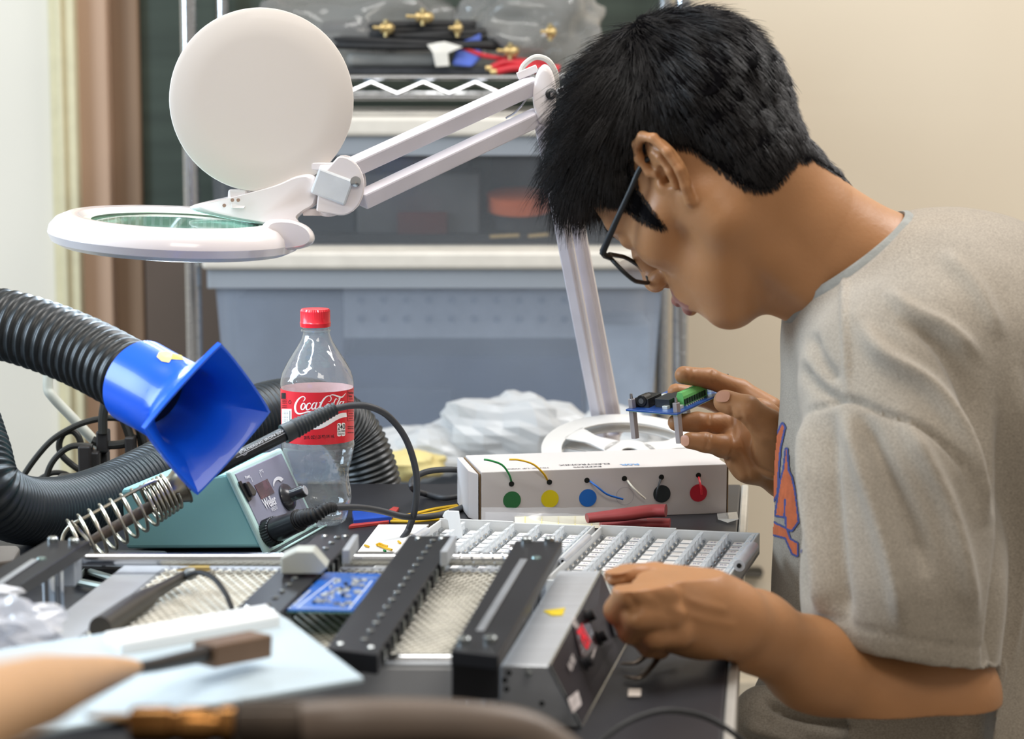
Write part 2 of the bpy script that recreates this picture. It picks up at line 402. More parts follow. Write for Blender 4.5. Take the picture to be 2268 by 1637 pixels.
bag(1010, 1330, -60, 3.68, .22, Mbag, 'bulging clear bag on the upper wire shelf beside the dark hair', 7.7)
Mdk = mat('dark_grey_fabric', '#34363a', 0.7, 0, .25, 20)
def slab(px0, px1, y0, y1, Y, dep, name, m, label, cat, r=.006, sag=0):
    a = P(px0, y1, Y); b = P(px1, y0, Y)
    o = MB().box(((a.x + b.x) / 2, Y + dep / 2, (a.z + b.z) / 2), (b.x - a.x, dep, b.z - a.z)).build(name, m, bevel=r, bseg=3)
    return tag(o, label, cat)
slab(760, 1240, 150, 168, 3.56, .2, 'flat_case', Mdk, 'flat dark case lying on the upper wire shelf under the coiled leads', 'case', .004)
slab(765, 975, 112, 149, 3.57, .15, 'grey_pouch', mat('grey_cloth', '#8d8c88', .7, 0, .1, 12), 'flat grey pouch on the dark case on the upper shelf', 'pouch', .012)
# black cable coils
for k, (x0, x1, y, lab) in enumerate([(700, 1120, 96, 'lowest'), (760, 1100, 76, 'middle'), (720, 1060, 60, 'topmost')]):
    pts = []
    for i in range(40):
        t = i / 39; a = t * 2 * PI * 2.2
        pts.append(P((x0 + x1) / 2 + (x1 - x0) / 2 * math.cos(a), y + 7 * math.sin(a * 1.3 + k), 3.60 + .05 * math.sin(a) + .01 * k))
    o = MB().tube(catmull(pts, 4), .0065, 8).build('cable_coil', M_rub, smooth=True)
    tag(o, 'black coiled cable on the upper shelf, %s of the three coils' % lab, 'cable', 'black cables on the upper shelf')
Mbr = mat('pale_brass', '#c9b27e', .35, .8, .1)
for px, py, wd, lab in [(850, 61, 46, 'brass connector on the coiled cables, just right of the white disc'), (930, 36, 60, 'brass plug with a long pin near the top of the picture'), (1125, 112, 48, 'brass connector above the red leads'), (1010, 62, 30, 'small brass connector beside the blue pouch'), (1215, 70, 34, 'brass connector in the bag beside the dark hair')]:
    c = P(px, py, 3.55); L = wd / 5000 * 3.55
    t = thing('cable_connector', lab, 'connector', c, 'brass connectors on the upper shelf')
    MB().lathe(c - V(L / 2, 0, 0), (1, 0, -.05), [(.003, 0), (.003, L * .35), (.008, L * .36), (.008, L * .5), (.005, L * .52), (.005, L * .66), (.009, L * .68), (.009, L * .85), (.004, L)], 14).build('barrel', Mbr, t, smooth=True)
    MB().cyl(c + V(L * .1, 0, -.014), c + V(L * .1, 0, .012), .0035, seg=10).build('pin', Mbr, t, smooth=True)
# blue pouch, white tag, red leads
bp_ = [P(1015, 95, 3.56), P(1065, 72, 3.57), P(1066, 128, 3.56), P(1045, 148, 3.55), P(1000, 145, 3.55)]
tag(MB().prism(bp_, V(0, .03, 0)).build('blue_pouch', mat('blue_cloth', '#4a63b8', .6, 0, .15, 15), bevel=.004), 'small blue pouch behind the white tag on the upper shelf', 'pouch')
wp = [P(945, 98, 3.545), P(985, 92, 3.545), P(1025, 104, 3.54), P(992, 118, 3.54), P(995, 146, 3.54), P(965, 148, 3.54), P(958, 116, 3.54)]
tag(MB().prism(wp, V(0, .004, 0)).build('white_tag', mat('white_paper', '#dedbd2', .8), bevel=.001), 'crooked white paper tag in front of the blue pouch', 'tag')
Mred = mat('red_rubber', '#c2202e', .45, 0, .1)
for k, (pts, lab) in enumerate([([(1025, 106), (1060, 120), (1100, 128), (1150, 133), (1215, 140)], 'upper'), ([(1090, 150), (1120, 138), (1165, 143), (1200, 150), (1240, 152)], 'middle'), ([(1100, 158), (1140, 150), (1180, 154), (1235, 160)], 'lower')]):
    t = thing('test_lead', 'red test lead on the upper shelf, the %s of the three' % lab, 'cable', P(pts[0][0], pts[0][1], 3.56), 'red test leads')
    MB().tube(catmull([P(x, y, 3.56 - .008 * k) for x, y in pts], 6), .0035 + .002 * (k > 0), 8).build('lead', Mred, t, smooth=True)
    MB().cyl(P(pts[0][0] - 14, pts[0][1] + (1 if k else -3), 3.56 - .008 * k), P(pts[0][0] + 2, pts[0][1], 3.56 - .008 * k), .0042, seg=10).build('tip', Mbr if k else Mred, t, smooth=True)
# contents of the smoky tote
def inside(px0, px1, y0, y1, Y, dep, name, hexc, label, cat='box', r=.004, rough=.6):
    return slab(px0, px1, y0, y1, Y, dep, name, mat('tote_stuff_' + hexc[1:], hexc, rough, 0, .15, 12), label, cat, r)
inside(478, 1448, 520, 541, 3.53, .3, 'dark_tray', '#26282c', 'shallow dark tray on the bottom of the smoky tote', 'tray')
inside(790, 1062, 385, 519, 3.56, .22, 'grey_carton', '#5c5d5f', 'grey carton standing in the smoky tote under the white lamp arm')
inside(500, 785, 400, 519, 3.60, .2, 'dark_carton', '#34383d', 'dark carton in the left end of the smoky tote', 'box')
inside(840, 1040, 350, 384, 3.6, .15, 'black_case', '#2b2e33', 'black case on top of the grey carton in the smoky tote', 'case')
inside(880, 990, 470, 519, 3.545, .012, 'red_card', '#5f3a38', 'dull red card leaning on the grey carton in the smoky tote', 'card', .001)
inside(1220, 1445, 420, 519, 3.6, .2, 'charcoal_carton', '#3b3a3c', 'charcoal carton in the smoky tote behind the head', 'box')
inside(1085, 1210, 330, 440, 3.66, .1, 'blue_grey_carton', '#4b5560', 'blue-grey carton behind the orange spool in the smoky tote', 'box')
# orange spool
sc_ = P(1150, 488, 3.60); t = thing('orange_spool', 'orange rimmed cable spool lying in the smoky tote', 'spool', sc_)
for dz, nm in ((0.022, 'flange'),):
    MB().lathe(sc_ + V(0, 0, dz), (0, -.18, 1), [(.046, -.004), (.052, -.004), (.052, .020), (.046, .021)], 40).build('flange', mat('orange_plastic', '#e4713c', .45, 0, .05), t, smooth=True)
MB().lathe(sc_ + V(0, 0, .012), (0, -.18, 1), [(.045, -.02), (.045, .03)], 24).build('hub', Mdk, t, smooth=True)
for k, (a, b, Y, lab) in enumerate([((1085, 524), (1150, 521), 3.52, 'left'), ((1170, 523), (1215, 519), 3.52, 'right')]):
    c0, c1 = P(*a, Y), P(*b, Y)
    tag(MB().cyl(c0, c1, .003, seg=10).build('metal_rod', Mbr, smooth=True), 'short brass rod at the bottom of the smoky tote, the %s one of two' % lab, 'rod', 'brass rods')
# contents of the large tote
pb = thing('perforated_board', 'light grey perforated board standing in the large frosted tote', 'board', P(1020, 740, 3.62))
bd = MB().box((P(1020, 700, 3.62).x, 3.62, P(1020, 690, 3.62).z), ((1285 - 765) / 5000 * 3.62, .006, .085)).build('plate', mat('pale_board', '#cfd4da', .6), pb)
hm = MB()
for i in range(10):
    for j in range(2):
        c = P(800 + i * 50, 665 + j * 42, 3.616); hm.cyl(c, c + V(0, -.003, 0), .0058, seg=10)
hm.build('hole_grid', mat('hole_grey', '#8e98a8', .7), pb, kind='stuff')
inside(525, 760, 660, 860, 3.62, .2, 'grey_box', '#8a909c', 'grey box in the left end of the large frosted tote')
inside(765, 1290, 790, 1000, 3.60, .26, 'navy_box', '#2c3a58', 'navy blue box in the large frosted tote below the perforated board')
inside(1300, 1440, 720, 1000, 3.60, .2, 'pale_box', '#d3dde6', 'pale box in the right end of the large frosted tote')
inside(520, 1000, 862, 1000, 3.56, .03, 'slate_folder', '#465064', 'slate grey folder standing in the large frosted tote behind the bottle', 'folder')
inside(520, 1440, 1001, 1060, 3.56, .3, 'blue_carton', '#55668a', 'flat blue carton on the bottom of the large frosted tote')
# plastic bags between rack and bench
Mwb = film('white_bag_film', '#e3e6e8', .18, .25, .4, scale=30)
for k, (cx, cy, sx, sz, lab, mm) in enumerate([(1130, 960, .105, .055, 'milky plastic bag pushed up against the tote behind the white box, tallest of the heap', Mwb), (940, 1004, .08, .036, 'milky plastic bag left of the white box, low in front of the tote', Mwb), (1370, 985, .075, .045, 'milky plastic bag behind the white reel', Mwb)]):
    c = P(cx, cy, 3.18)
    m = blob(c, sx, .055, sz, 5 + k * 2.3, .38, 26, 15, 1.5)
    tag(m.build('crumpled_bag', mm, smooth=False), lab, 'bag', 'crumpled bags behind the bench')
c = P(905, 1030, 3.1); tag(blob(c, .05, .03, .02, 3, .3, 24, 14).build('yellow_wrapper', mat('pale_yellow_film', '#d9c98a', .5), smooth=True), 'small pale yellow wrapper low in front of the tote, right of the bottle', 'wrapper')
# low cabinet carrying them, hidden behind the bench
zl_ = P(1110, 1075, 3.12).z - .002
lc = thing('low_cabinet', 'narrow grey cabinet in front of the rack, its top just behind the bench edge', 'cabinet', (.025, 3.17, 0))
MB().box((.025, 3.17, zl_ / 2), (.47, .15, zl_)).build('body', mat('grey_ledge', '#6f7278', .6), lc, bevel=.002)
MB().box((.025, 3.094, zl_ / 2), (.43, .006, zl_ * .9)).build('door', MATS['grey_ledge'], lc, bevel=.002)

# ------------------------------------------------------------------ magnifier lamp
lamp = thing('magnifier_lamp', 'white magnifier lamp on a long jointed arm with its round cover flipped up', 'lamp', T(1352, 1085))
Mlw = mat('glossy_white_lamp_plastic', '#e9e2e2', .22, 0, .015, 4, coat=.5)
Mla = mat('white_lamp_metal', '#dcd8e0', .3, 0, .03, 20, coat=.3)
YL = 2.2
C0 = P(388, 508, YL); ex = V(1, .02, -.055).normalized(); ey = V(0, 1, .03); ey = (ey - ex * ey.dot(ex)).normalized(); ez = ex.cross(ey)
hd = MB()
prof = [(.0885, -.013), (.0885, .006), (.094, .012), (.105, .0125), (.115, .008), (.121, .001), (.1225, -.006), (.119, -.0135), (.110, -.018), (.1085, -.0175)]
hd.lathe(C0, ez, prof, 72, False, ref=ex)
# bulged shoulder on the right and neck rising to the mount
def inflate(outline, Yc, th, mat_, name, parent, n=5, rnd=.35):
    """outline (px) with rounded edges, real thickness th in depth"""
    c = sum((Vector((x, y, 0)) for x, y in outline), Vector()) / len(outline)
    mb = MB(); rings = []
    for k in range(n + 1):
        a = PI * k / n; off = -math.cos(a) * th / 2; sc = 1 - rnd * (1 - math.sin(a)) ** 1.5
        rings.append([P(c.x + (x - c.x) * sc, c.y + (y - c.y) * sc, Yc + off) for x, y in outline])
    m = len(outline); vs_ = [p for r in rings for p in r]
    fs_ = [(i * m + k, i * m + (k + 1) % m, (i + 1) * m + (k + 1) % m, (i + 1) * m + k) for i in range(n) for k in range(m)] + [tuple(range(m - 1, -1, -1)), tuple(n * m + k for k in range(m))]
    return mb.add(vs_, fs_).build(name, mat_, parent, smooth=True, sharp=60)
def smooth2(pts, n=5):
    q = [V(x, y, 0) for x, y in pts]; q = q + q[:1]
    full = catmull([q[-2]] + q + [q[1]], n); return [(p.x, p.y) for p in full[n:-n - 1]] if True else pts
head = hd.build('lamp_head', Mlw, lamp, smooth=True)
inflate(smooth2([(420, 458), (520, 432), (610, 408), (660, 388), (694, 386), (706, 408), (703, 450), (678, 468), (660, 484), (664, 500), (600, 500), (480, 480)]), YL + .03, .055, Mlw, 'neck', head, rnd=.12)
inflate(smooth2([(590, 490), (640, 486), (680, 500), (697, 522), (690, 542), (655, 553), (600, 556), (570, 530)]), YL - .01, .075, Mlw, 'shoulder', head, rnd=.2)
# tube light under the ring, lens
MB().lathe(C0, ez, [(.0905, -.0165), (.0985, -.0195), (.1075, -.0165)], 64, False).build('light_tube', mat('cool_light', '#f4fbff', .4, emit='#dff0ff', estr=42.0), lamp, smooth=True)
MB().lathe(C0, ez, [(.0885, -.006), (.0885, .004), (.055, .0085), (.0, .0105)], 64, True).build('magnifying_lens', film('green_tinted_glass', '#bfe0cf', .8, .03, .45, white='#cfe8dc'), lamp, smooth=True)
MB().lathe(C0, ez, [(.080, .0048), (.0886, .0048), (.0886, .0078), (.081, .0074)], 64, False).build('lens_rim', mat('pale_green_plastic', '#d5ead9', .3), lamp, smooth=True)
# flipped-up cover
cc_ = P(580, 222, YL + .01); ca = V(.13, -1, .03)
cv = MB().lathe(cc_, ca, [(.0, .0045), (.060, .0042), (.084, .003), (.0885, .001), (.0893, -.0025), (.086, -.005), (.0, -.005)], 80, False)
cvo = cv.build('lens_cover', mat('cream_white_cover', '#e6dfd8', .4, 0, .015, 3, coat=.15), lamp, smooth=True)
MB().prism([P(505, 420, YL + .005), P(547, 420, YL + .005), P(549, 455, YL + .005), P(540, 462, YL), P(512, 462, YL), P(503, 452, YL + .005)], V(0, .008, 0)).build('hinge_tab', Mlw, cvo, bevel=.002)
hs = MB()
for px, py in ((497, 455), (515, 443), (528, 443)):
    c = P(px, py, YL - .0005); hs.cyl(c, c + V(0, -.002, 0), .0018, seg=8)
hs.build('screw_dots', mat('rust_brown', '#a08070', .6), cvo)
# wrist joint: half-round bracket, block, wing knobs, pivot
wr = MB(); Yw = YL + .01
arc = [P(762 + 46 * math.cos(a), 412 - 66 * math.sin(a), Yw - .012) for a in [math.radians(x) for x in range(-100, 101, 12)]]
arc = [P(700, 468, Yw - .012)] + [P(755 + 52 * math.cos(a), 412 - 66 * math.sin(a), Yw - .012) for a in [math.radians(x) for x in range(-95, 100, 12)]] + [P(708, 392, Yw - .012)]
br = wr.prism(arc, V(0, .004, 0)).prism([p + V(0, .028, 0) for p in arc], V(0, .004, 0)).build('wrist_bracket', Mlw, lamp, bevel=.0015)
MB().box(P(738, 412, Yw), (.036, .030, .026), P(800, 428, Yw) - P(738, 405, Yw)).build('knuckle_block', mat('pale_grey_plastic', '#d3d8dc', .35, coat=.3), br, bevel=.002)
MB().cyl(P(700, 412, Yw + .003), P(725, 412, Yw + .003), .0105, seg=24).cyl(P(712, 412, Yw + .003), P(722, 412, Yw + .003), .0125, seg=24).build('swivel', M_chrome, br, smooth=True)
for y0, sgn in ((372, -1), (466, 1)):
    k = MB().lathe(P(728, y0, Yw + .006), (0, -.2, 1), [(.003, -.004), (.010, -.004), (.011, 0), (.009, .004), (.0, .005)], 20)
    k.box(P(705, y0 + 4 * sgn, Yw + .004), (.030, .006, .007)); k.build('wing_knob', Mlw, br, smooth=True, bevel=.001)
MB().lathe(P(788, 402, Yw - .013), (0, -1, 0), [(.0052, 0), (.0052, .003), (.0022, .0035)], 16).build('pivot_bolt', M_chrome, br, smooth=True)
# parallel upper arm
def bar(a, b, wd, dp, name, par, ayd=V(0, 1, .42)):
    d = (b - a); n = d.cross(V(0, 1, 0)).normalized()
    if n.z < 0: n = -n
    m = MB().box((a + b) / 2, (d.length, dp, wd), d, ayd - d.normalized() * d.normalized().dot(ayd))
    o = m.build(name, Mla, par, bevel=.0018)
    return o
YE = 2.33
a1 = bar(P(778, 372, Yw + .003), P(1186, 186, YE), .0165, .016, 'arm_bar', lamp)
a2 = bar(P(800, 444, Yw + .003), P(1192, 258, YE), .0165, .016, 'arm_bar', lamp)
# elbow
el = inflate(smooth2([(1207, 142), (1222, 156), (1231, 190), (1231, 232), (1222, 268), (1205, 276), (1192, 268), (1181, 232), (1181, 190), (1192, 155)], 4), YE - .008, .014, Mlw, 'elbow_cover', lamp, rnd=.25)
inflate(smooth2([(1207, 142), (1222, 156), (1231, 190), (1231, 232), (1222, 268), (1205, 276), (1192, 268), (1181, 232), (1181, 190), (1192, 155)], 4), YE + .022, .014, Mlw, 'elbow_cover', lamp, rnd=.25)
MB().lathe(P(1219, 208, YE - .014), (0.2, -1, 0), [(.0058, 0), (.0058, .003), (.003, .0035), (.003, .001)], 18).build('elbow_bolt', M_chrome, el, smooth=True)
MB().tube(catmull([P(1152, 168, YE + .006), P(1160, 145, YE + .006), P(1185, 127, YE + .006), P(1212, 133, YE + .006), P(1230, 160, YE + .008), P(1234, 195, YE + .01)], 6), .0031, 10).build('arm_cable', mat('pale_grey_cable', '#d4d2cc', .5), lamp, smooth=True)
MB().box(P(1168, 160, YE + .004), (.022, .016, .008), V(1, 0, .42)).build('cable_clip', Mlw, lamp, bevel=.001)
for dy in (-.006, .006):
    MB().tube(catmull([P(1195, 150, YE + dy), P(1168, 215, YE + dy), P(1144, 246, YE + dy), P(1120, 262, YE + dy)], 5), .0011, 6).build('tension_spring_wire', M_chrome, lamp, smooth=True)
# lower arm: two channel bars down to the clamp
yb = T(1345, 1085).y + .012
Tb = 2.68
for (x0, y0, x1, y1, dY) in ((1201, 268, 1333, 960, -.006), (1232, 262, 1366, 960, .016)):
    A, B = P(x0, y0, YE + dY), P(x1, y1, Tb - .02 + dY)
    b = bar(A, B, .0135, .015, 'lower_arm_bar', lamp, V(.40, 1, 0))
    d = (B - A).normalized(); n = d.cross(V(0, -1, 0)).normalized()
    MB().box((A + B) / 2 + V(.0062, -.0088, 0), ((B - A).length * .98, .003, .0046), d, V(.4, 1, 0) - d * d.dot(V(.4, 1, 0))).build('lit_edge_flange', Mlw, b)  # flange kept whiter than the bar to paint in its edge highlight
A, B = P(1201, 268, YE - .006), P(1333, 960, Tb - .026)
s0, s1 = A.lerp(B, .02) + V(0, -.0093, 0), A.lerp(B, .11) + V(0, -.0093, 0)
MB().box((s0 + s1) / 2, ((s1 - s0).length, .0008, .0022), s1 - s0).cyl(A.lerp(B, .137) + V(0, -.0085, 0), A.lerp(B, .137) + V(0, -.0098, 0), .0014, seg=10).build('slot', M_blk, lamp)
bs = P(1350, 962, Tb - .02)
MB().lathe((bs.x, bs.y, TZ - .03), (0, 0, 1), [(.022, 0), (.022, .02), (.014, .026), (.012, bs.z - TZ + .03)], 24).build('clamp_socket', Mlw, lamp, smooth=True)
MB().box((bs.x, (bs.y + 2.42) / 2, TZ - .034), (.05, bs.y - 2.42 + .05, .008)).build('clamp_bracket', Mlw, lamp, bevel=.001)
# ------------------------------------------------------------------ fume extractor hose and blue nozzle
n_ = V(.71, -.62, -.33).normalized()
M0 = P(462, 930, 1.93); Bk = M0 - n_ * .094
nz = thing('extractor_nozzle', 'bright blue square-mouthed suction nozzle on the end of the black hose', 'nozzle', M0)
D1 = V(-63, 0, 0); 
rt = V(1, 0, 0); upc = V(0, _sp, _cp); fw = V(0, _cp, -_sp); k_ = 1.93 / 5000
d1 = (rt * -63 - upc * 322 + fw * 97) * k_ * .5; d2 = (rt * 232 + upc * 30 + fw * 249) * k_ * .5
d2 = d2.normalized() * d1.length; n_ = d1.cross(d2).normalized()
if n_.x < 0: n_ = -n_
hose = thing('extractor_hose', 'black corrugated fume extraction hose looping from the blue nozzle behind the bottle', 'hose', T(60, 1150))
Bk = M0 - n_ * .094
hp = [Bk + n_ * .016, Bk - n_ * .002, P(205, 790, 2.035), P(100, 746, 2.06), P(-10, 716, 2.08), P(-150, 705, 2.10), P(-290, 770, 2.12), P(-290, 900, 2.12),
      P(-170, 890, 2.12), P(-95, 905, 2.12), P(-58, 990, 2.10), P(-30, 1080, 2.08), P(36, 1126, 2.12), P(130, 1130, 2.19), P(230, 1103, 2.26), P(340, 1052, 2.32), P(440, 995, 2.37), P(520, 945, 2.41), P(600, 910, 2.45),
      P(690, 905, 2.49), P(770, 950, 2.525), P(812, 1030, 2.53), P(832, 1130, 2.535), P(836, 1290, 2.54)]
hc = evenly(catmull(hp, 40), .0010)
rad = []
acc = 0; ph_ = 0.0
for i, p in enumerate(hc):
    if i:
        dl = (hc[i] - hc[i - 1]).length; acc += dl; ph_ += dl / (.0105 if acc < .34 else .0060)
    t = ph_ % 1.0
    rad.append(.0312 + .0024 * (math.sin(PI * min(1, t / .62)) ** .6 if t < .62 else 0))
MB().tube(hc, rad, 36).build('corrugated_tube', mat('hose_black', '#23282b', .36, 0, .12, 10, spec=.6), hose, smooth=True, sharp=80)
# square mouth with rounded corners lofted to the round collar
def mouth(sc, back, mix, rr_):
    out = []
    u, v_ = d1.normalized(), d2.normalized(); N = 64
    for k in range(N):
        a = 2 * PI * k / N; c_, s_ = math.cos(a), math.sin(a)
        L1 = (abs(c_) ** 1.07 + abs(s_) ** 1.07) ** (-1 / 1.07) * d1.length * 1.0
        q = M0 - n_ * back + (u * c_ + v_ * s_) * (L1 * sc * (1 - mix) + rr_ * mix)
        out.append(q)
    return out
Mbl = mat('blue_nozzle_plastic', '#1464f4', .30, 0, .03, 6, coat=.25)
rings = [mouth(1.06, -.001, 0, 0), mouth(1.06, .004, 0, 0), mouth(.995, .005, 0, 0), mouth(.93, .014, .12, .034), mouth(.80, .026, .55, .036), mouth(.7, .036, .95, .0365), mouth(.7, .044, 1, .0385), mouth(.7, .070, 1, .0382), mouth(.7, .100, 1, .0388), mouth(.7, .100, 1, .0365),
         mouth(.7, .04, 1, .0358), mouth(.77, .026, .6, .0330), mouth(.90, .012, .15, .033), mouth(.985, .001, 0, 0), mouth(1.02, -.001, 0, 0)]
vs_ = [p for r in rings for p in r]; m = 64
MB().add(vs_, [(i * m + k, i * m + (k + 1) % m, ((i + 1) % len(rings)) * m + (k + 1) % m, ((i + 1) % len(rings)) * m + k) for i in range(len(rings)) for k in range(m)]).build('nozzle_body', Mbl, nz, smooth=True, sharp=40)
# yellow hexagon and sticker on the collar
stc = M0 - n_ * .078
def coll(px, py, r=.0392):
    rr = ray(px, py); o = CAM - stc; a = n_
    rp_ = rr - a * rr.dot(a); op = o - a * o.dot(a)
    A_, B_, C_ = rp_.dot(rp_), 2 * rp_.dot(op), op.dot(op) - r * r; D_ = B_ * B_ - 4 * A_ * C_
    t = (-B_ - math.sqrt(max(D_, 0))) / (2 * A_); return CAM + rr * t
def polyfan(mb, pts): mb.add(pts, [tuple(range(len(pts)))])
hx = [(347, 790), (352, 780), (368, 777), (379, 781), (381, 793), (374, 803), (358, 800)]
s_ = MB(); c = coll(364, 790); ps = [coll(x, y) for x, y in hx]; s_.add([c] + ps, [(0, i + 1, (i + 1) % 7 + 1) for i in range(7)])
sty = s_.build('hexagon_sticker', mat('pale_yellow_print', '#efe08c', .5), nz, label='pale yellow hexagon sticker')
s_ = MB(); s_.quad(coll(381, 782), coll(402, 787), coll(408, 797), coll(380, 795)); s_.build('yellow_sticker', mat('yellow_print', '#f3e11c', .5), nz, label='bright yellow sticker')

# ------------------------------------------------------------------ cables, plugs and the pale bent arm behind the hose
mp_ = thing('bent_arm', 'pale grey bent metal tube rising behind the hose on the left', 'tube', P(216, 990, 2.45))
MB().tube(catmull([P(110, 800, 2.44), P(106, 855, 2.44), P(116, 878, 2.44), P(160, 925, 2.45), P(222, 990, 2.46)], 8), .0056, 14).build('tube', mat('pale_grey_paint', '#b9b7aa', .4), mp_, smooth=True)
ps = thing('power_strip', 'black power strip with plugs standing behind the lower loop of the hose', 'power strip', T(245, 1095))
MB().box(T(245, 1096) + V(0, 0, .010), (.12, .05, .020)).build('housing', M_blk, ps, bevel=.004)
for x0, y0, x1, y1, Y in ((178, 985, 203, 1075, 2.40), (200, 998, 222, 1075, 2.41), (217, 952, 241, 1000, 2.42), (222, 1000, 240, 1075, 2.43), (280, 965, 300, 1010, 2.42), (283, 1010, 298, 1060, 2.42)):
    a, b = P(x0, y1, Y), P(x1, y0, Y)
    q = MB().box(((a.x + b.x) / 2, Y, (a.z + b.z) / 2), (b.x - a.x, .022, b.z - a.z)).build('plug', mat('dark_brown_black', '#25211f', .5, 0, .2), ps, bevel=.002)
for k, (pts, lab, Y, r) in enumerate([
    ([(38, 1075), (75, 1020), (115, 975), (160, 947), (200, 932), (240, 926), (275, 930), (310, 950), (322, 990)], 'longest arch, passing in front of the door frame', 2.42, .0034),
    ([(97, 1080), (110, 1035), (130, 1007), (155, 990), (180, 987), (205, 990)], 'low arch ending at the left plug', 2.40, .0034),
    ([(182, 1000), (175, 970), (160, 955), (140, 962), (131, 985), (137, 1008), (160, 1030), (185, 1046)], 'small loop beside the left plug', 2.43, .0036),
    ([(62, 1082), (85, 1063), (115, 1048), (145, 1050), (170, 1066)], 'lowest arch just above the hose', 2.44, .0030),
    ([(233, 890), (228, 925), (228, 960)], 'upright one dropping from the hose to a plug', 2.41, .0052),
    ([(205, 975), (230, 985), (262, 985), (295, 978)], 'level one between the plugs', 2.42, .0048),
    ([(272, 925), (282, 950), (290, 975)], 'short one into the right plug', 2.42, .0050),
    ([(292, 925), (308, 955), (314, 990)], 'short one nearest the blue nozzle', 2.43, .0040)]):
    tag(MB().tube(catmull([P(x, y, Y) for x, y in pts], 6), r, 10).build('black_cable', mat('cord_black', '#26241f', .45, 0, .15), smooth=True), 'black power cord behind the hose, ' + lab, 'cord', 'power cords behind the hose')

# ------------------------------------------------------------------ cola bottle
Yb = T(705, 1160).y; Bc = T(706, 1160)
bt = thing('cola_bottle', 'almost empty clear plastic cola bottle with red cap and red label', 'bottle', Bc)
def zy(y): return P(704, y, Yb).z
px2m = Yb / 5000 * 1.0
sil = [(728, 29), (740, 30), (752, 34), (766, 42), (780, 51), (795, 61), (810, 70), (825, 77), (838, 81), (850, 82.5), (858, 81), (975, 81), (985, 82.5), (1000, 81), (1018, 77), (1036, 71), (1052, 68.5), (1068, 70), (1085, 73.5), (1100, 75), (1112, 73), (1122, 69), (1130, 68), (1140, 67), (1150, 63), (1158, 55)]
bx0 = V(Bc.x, Yb, 0); lean = V(-.0022, 0, 0)
N = 96; vs_ = []; fs_ = []
def brad(r, y, a):
    # grip flutes of the waist and the five-lobed foot
    if 985 < y < 1115:
        k = math.sin(PI * (y - 985) / 130); r *= 1 - .055 * k * max(0, math.cos(5 * a + (y - 985) * .012)) ** 2
    if y >= 1120:
        r *= 1 - .10 * max(0, math.cos(5 * a)) ** 4 * (y - 1118) / 40
    return r * px2m
ysf = []
for (y0, r0), (y1, r1) in zip(sil, sil[1:]):
    k = max(1, int(abs(y1 - y0) / 5))
    for i in range(k): ysf.append((y0 + (y1 - y0) * i / k, r0 + (r1 - r0) * i / k))
ysf.append(sil[-1]); nb = len(ysf)
for y, r in ysf:
    z = zy(y)
    for k in range(N):
        a = 2 * PI * k / N; q = brad(r, y, a); vs_.append(V(Bc.x + math.cos(a) * q, Yb + math.sin(a) * q, max(z, TZ + .0015)))
fs_ = [(i * N + k, (i + 1) * N + k, (i + 1) * N + (k + 1) % N, i * N + (k + 1) % N) for i in range(nb - 1) for k in range(N)]
# clear PET film
def pet():
    m = bpy.data.materials.new('clear_pet'); m.use_nodes = True; nt = m.node_tree; nt.nodes.clear(); Nn = nt.nodes.new; L = nt.links.new
    out = Nn('ShaderNodeOutputMaterial'); tr = Nn('ShaderNodeBsdfTransparent'); tr.inputs[0].default_value = (.93, .95, .95, 1)
    gl = Nn('ShaderNodeBsdfGlossy'); gl.inputs['Roughness'].default_value = .04
    lw = Nn('ShaderNodeLayerWeight'); lw.inputs[0].default_value = .35
    tc = Nn('ShaderNodeTexCoord'); nz_ = Nn('ShaderNodeTexNoise'); nz_.inputs['Scale'].default_value = 55; L(tc.outputs['Object'], nz_.inputs[0])
    bp = Nn('ShaderNodeBump'); bp.inputs['Strength'].default_value = .8; bp.inputs['Distance'].default_value = .002; L(nz_.outputs[0], bp.inputs['Height'])
    L(bp.outputs[0], gl.inputs['Normal']); L(bp.outputs[0], lw.inputs['Normal'])
    mr = Nn('ShaderNodeMapRange'); mr.inputs[3].default_value = .07; mr.inputs[4].default_value = .95; pw = Nn('ShaderNodeMath'); pw.operation = 'POWER'; pw.inputs[1].default_value = 2.2; L(lw.outputs['Facing'], pw.inputs[0]); L(pw.outputs[0], mr.inputs[0])
    df = Nn('ShaderNodeBsdfDiffuse'); df.inputs[0].default_value = (.75, .77, .77, 1)
    m1 = Nn('ShaderNodeMixShader'); m1.inputs[0].default_value = .08; L(tr.outputs[0], m1.inputs[1]); L(df.outputs[0], m1.inputs[2])
    m2 = Nn('ShaderNodeMixShader'); L(mr.outputs[0], m2.inputs[0]); L(m1.outputs[0], m2.inputs[1]); L(gl.outputs[0], m2.inputs[2]); L(m2.outputs[0], out.inputs[0])
    return m
Mpet = pet(); MATS['clear_pet'] = Mpet
ft = MB(); ft.add(vs_, fs_)
base = [(nb - 1) * N + k for k in range(N)]
ft.f.append(tuple(base)); ft.m.append(0)
ft.build('bottle_body', Mpet, bt, smooth=True, sharp=70)
zc0, zc1 = zy(723), zy(684)
cap = MB(); prof = [(0.0152, 0), (.0156, .004), (.0150, .0055), (.0150, zc1 - zc0 - .002), (.0140, zc1 - zc0), (.0, zc1 - zc0 + .0002)]
cp_ = cap.lathe((Bc.x - .001, Yb, zc0), (0, 0, 1), prof, 80, False)
for i, v in enumerate(cp_.v):
    if v.z - zc0 > .006 and (Vector((v.x - Bc.x + .001, v.y - Yb))).length > .013 and (i % 80) % 2: v.x += (Bc.x - v.x) * .035; v.y += (Yb - v.y) * .035
cp_.build('cap', mat('red_cap_plastic', '#cf1f2b', .3, 0, .03, coat=.3), bt, smooth=True, sharp=25)
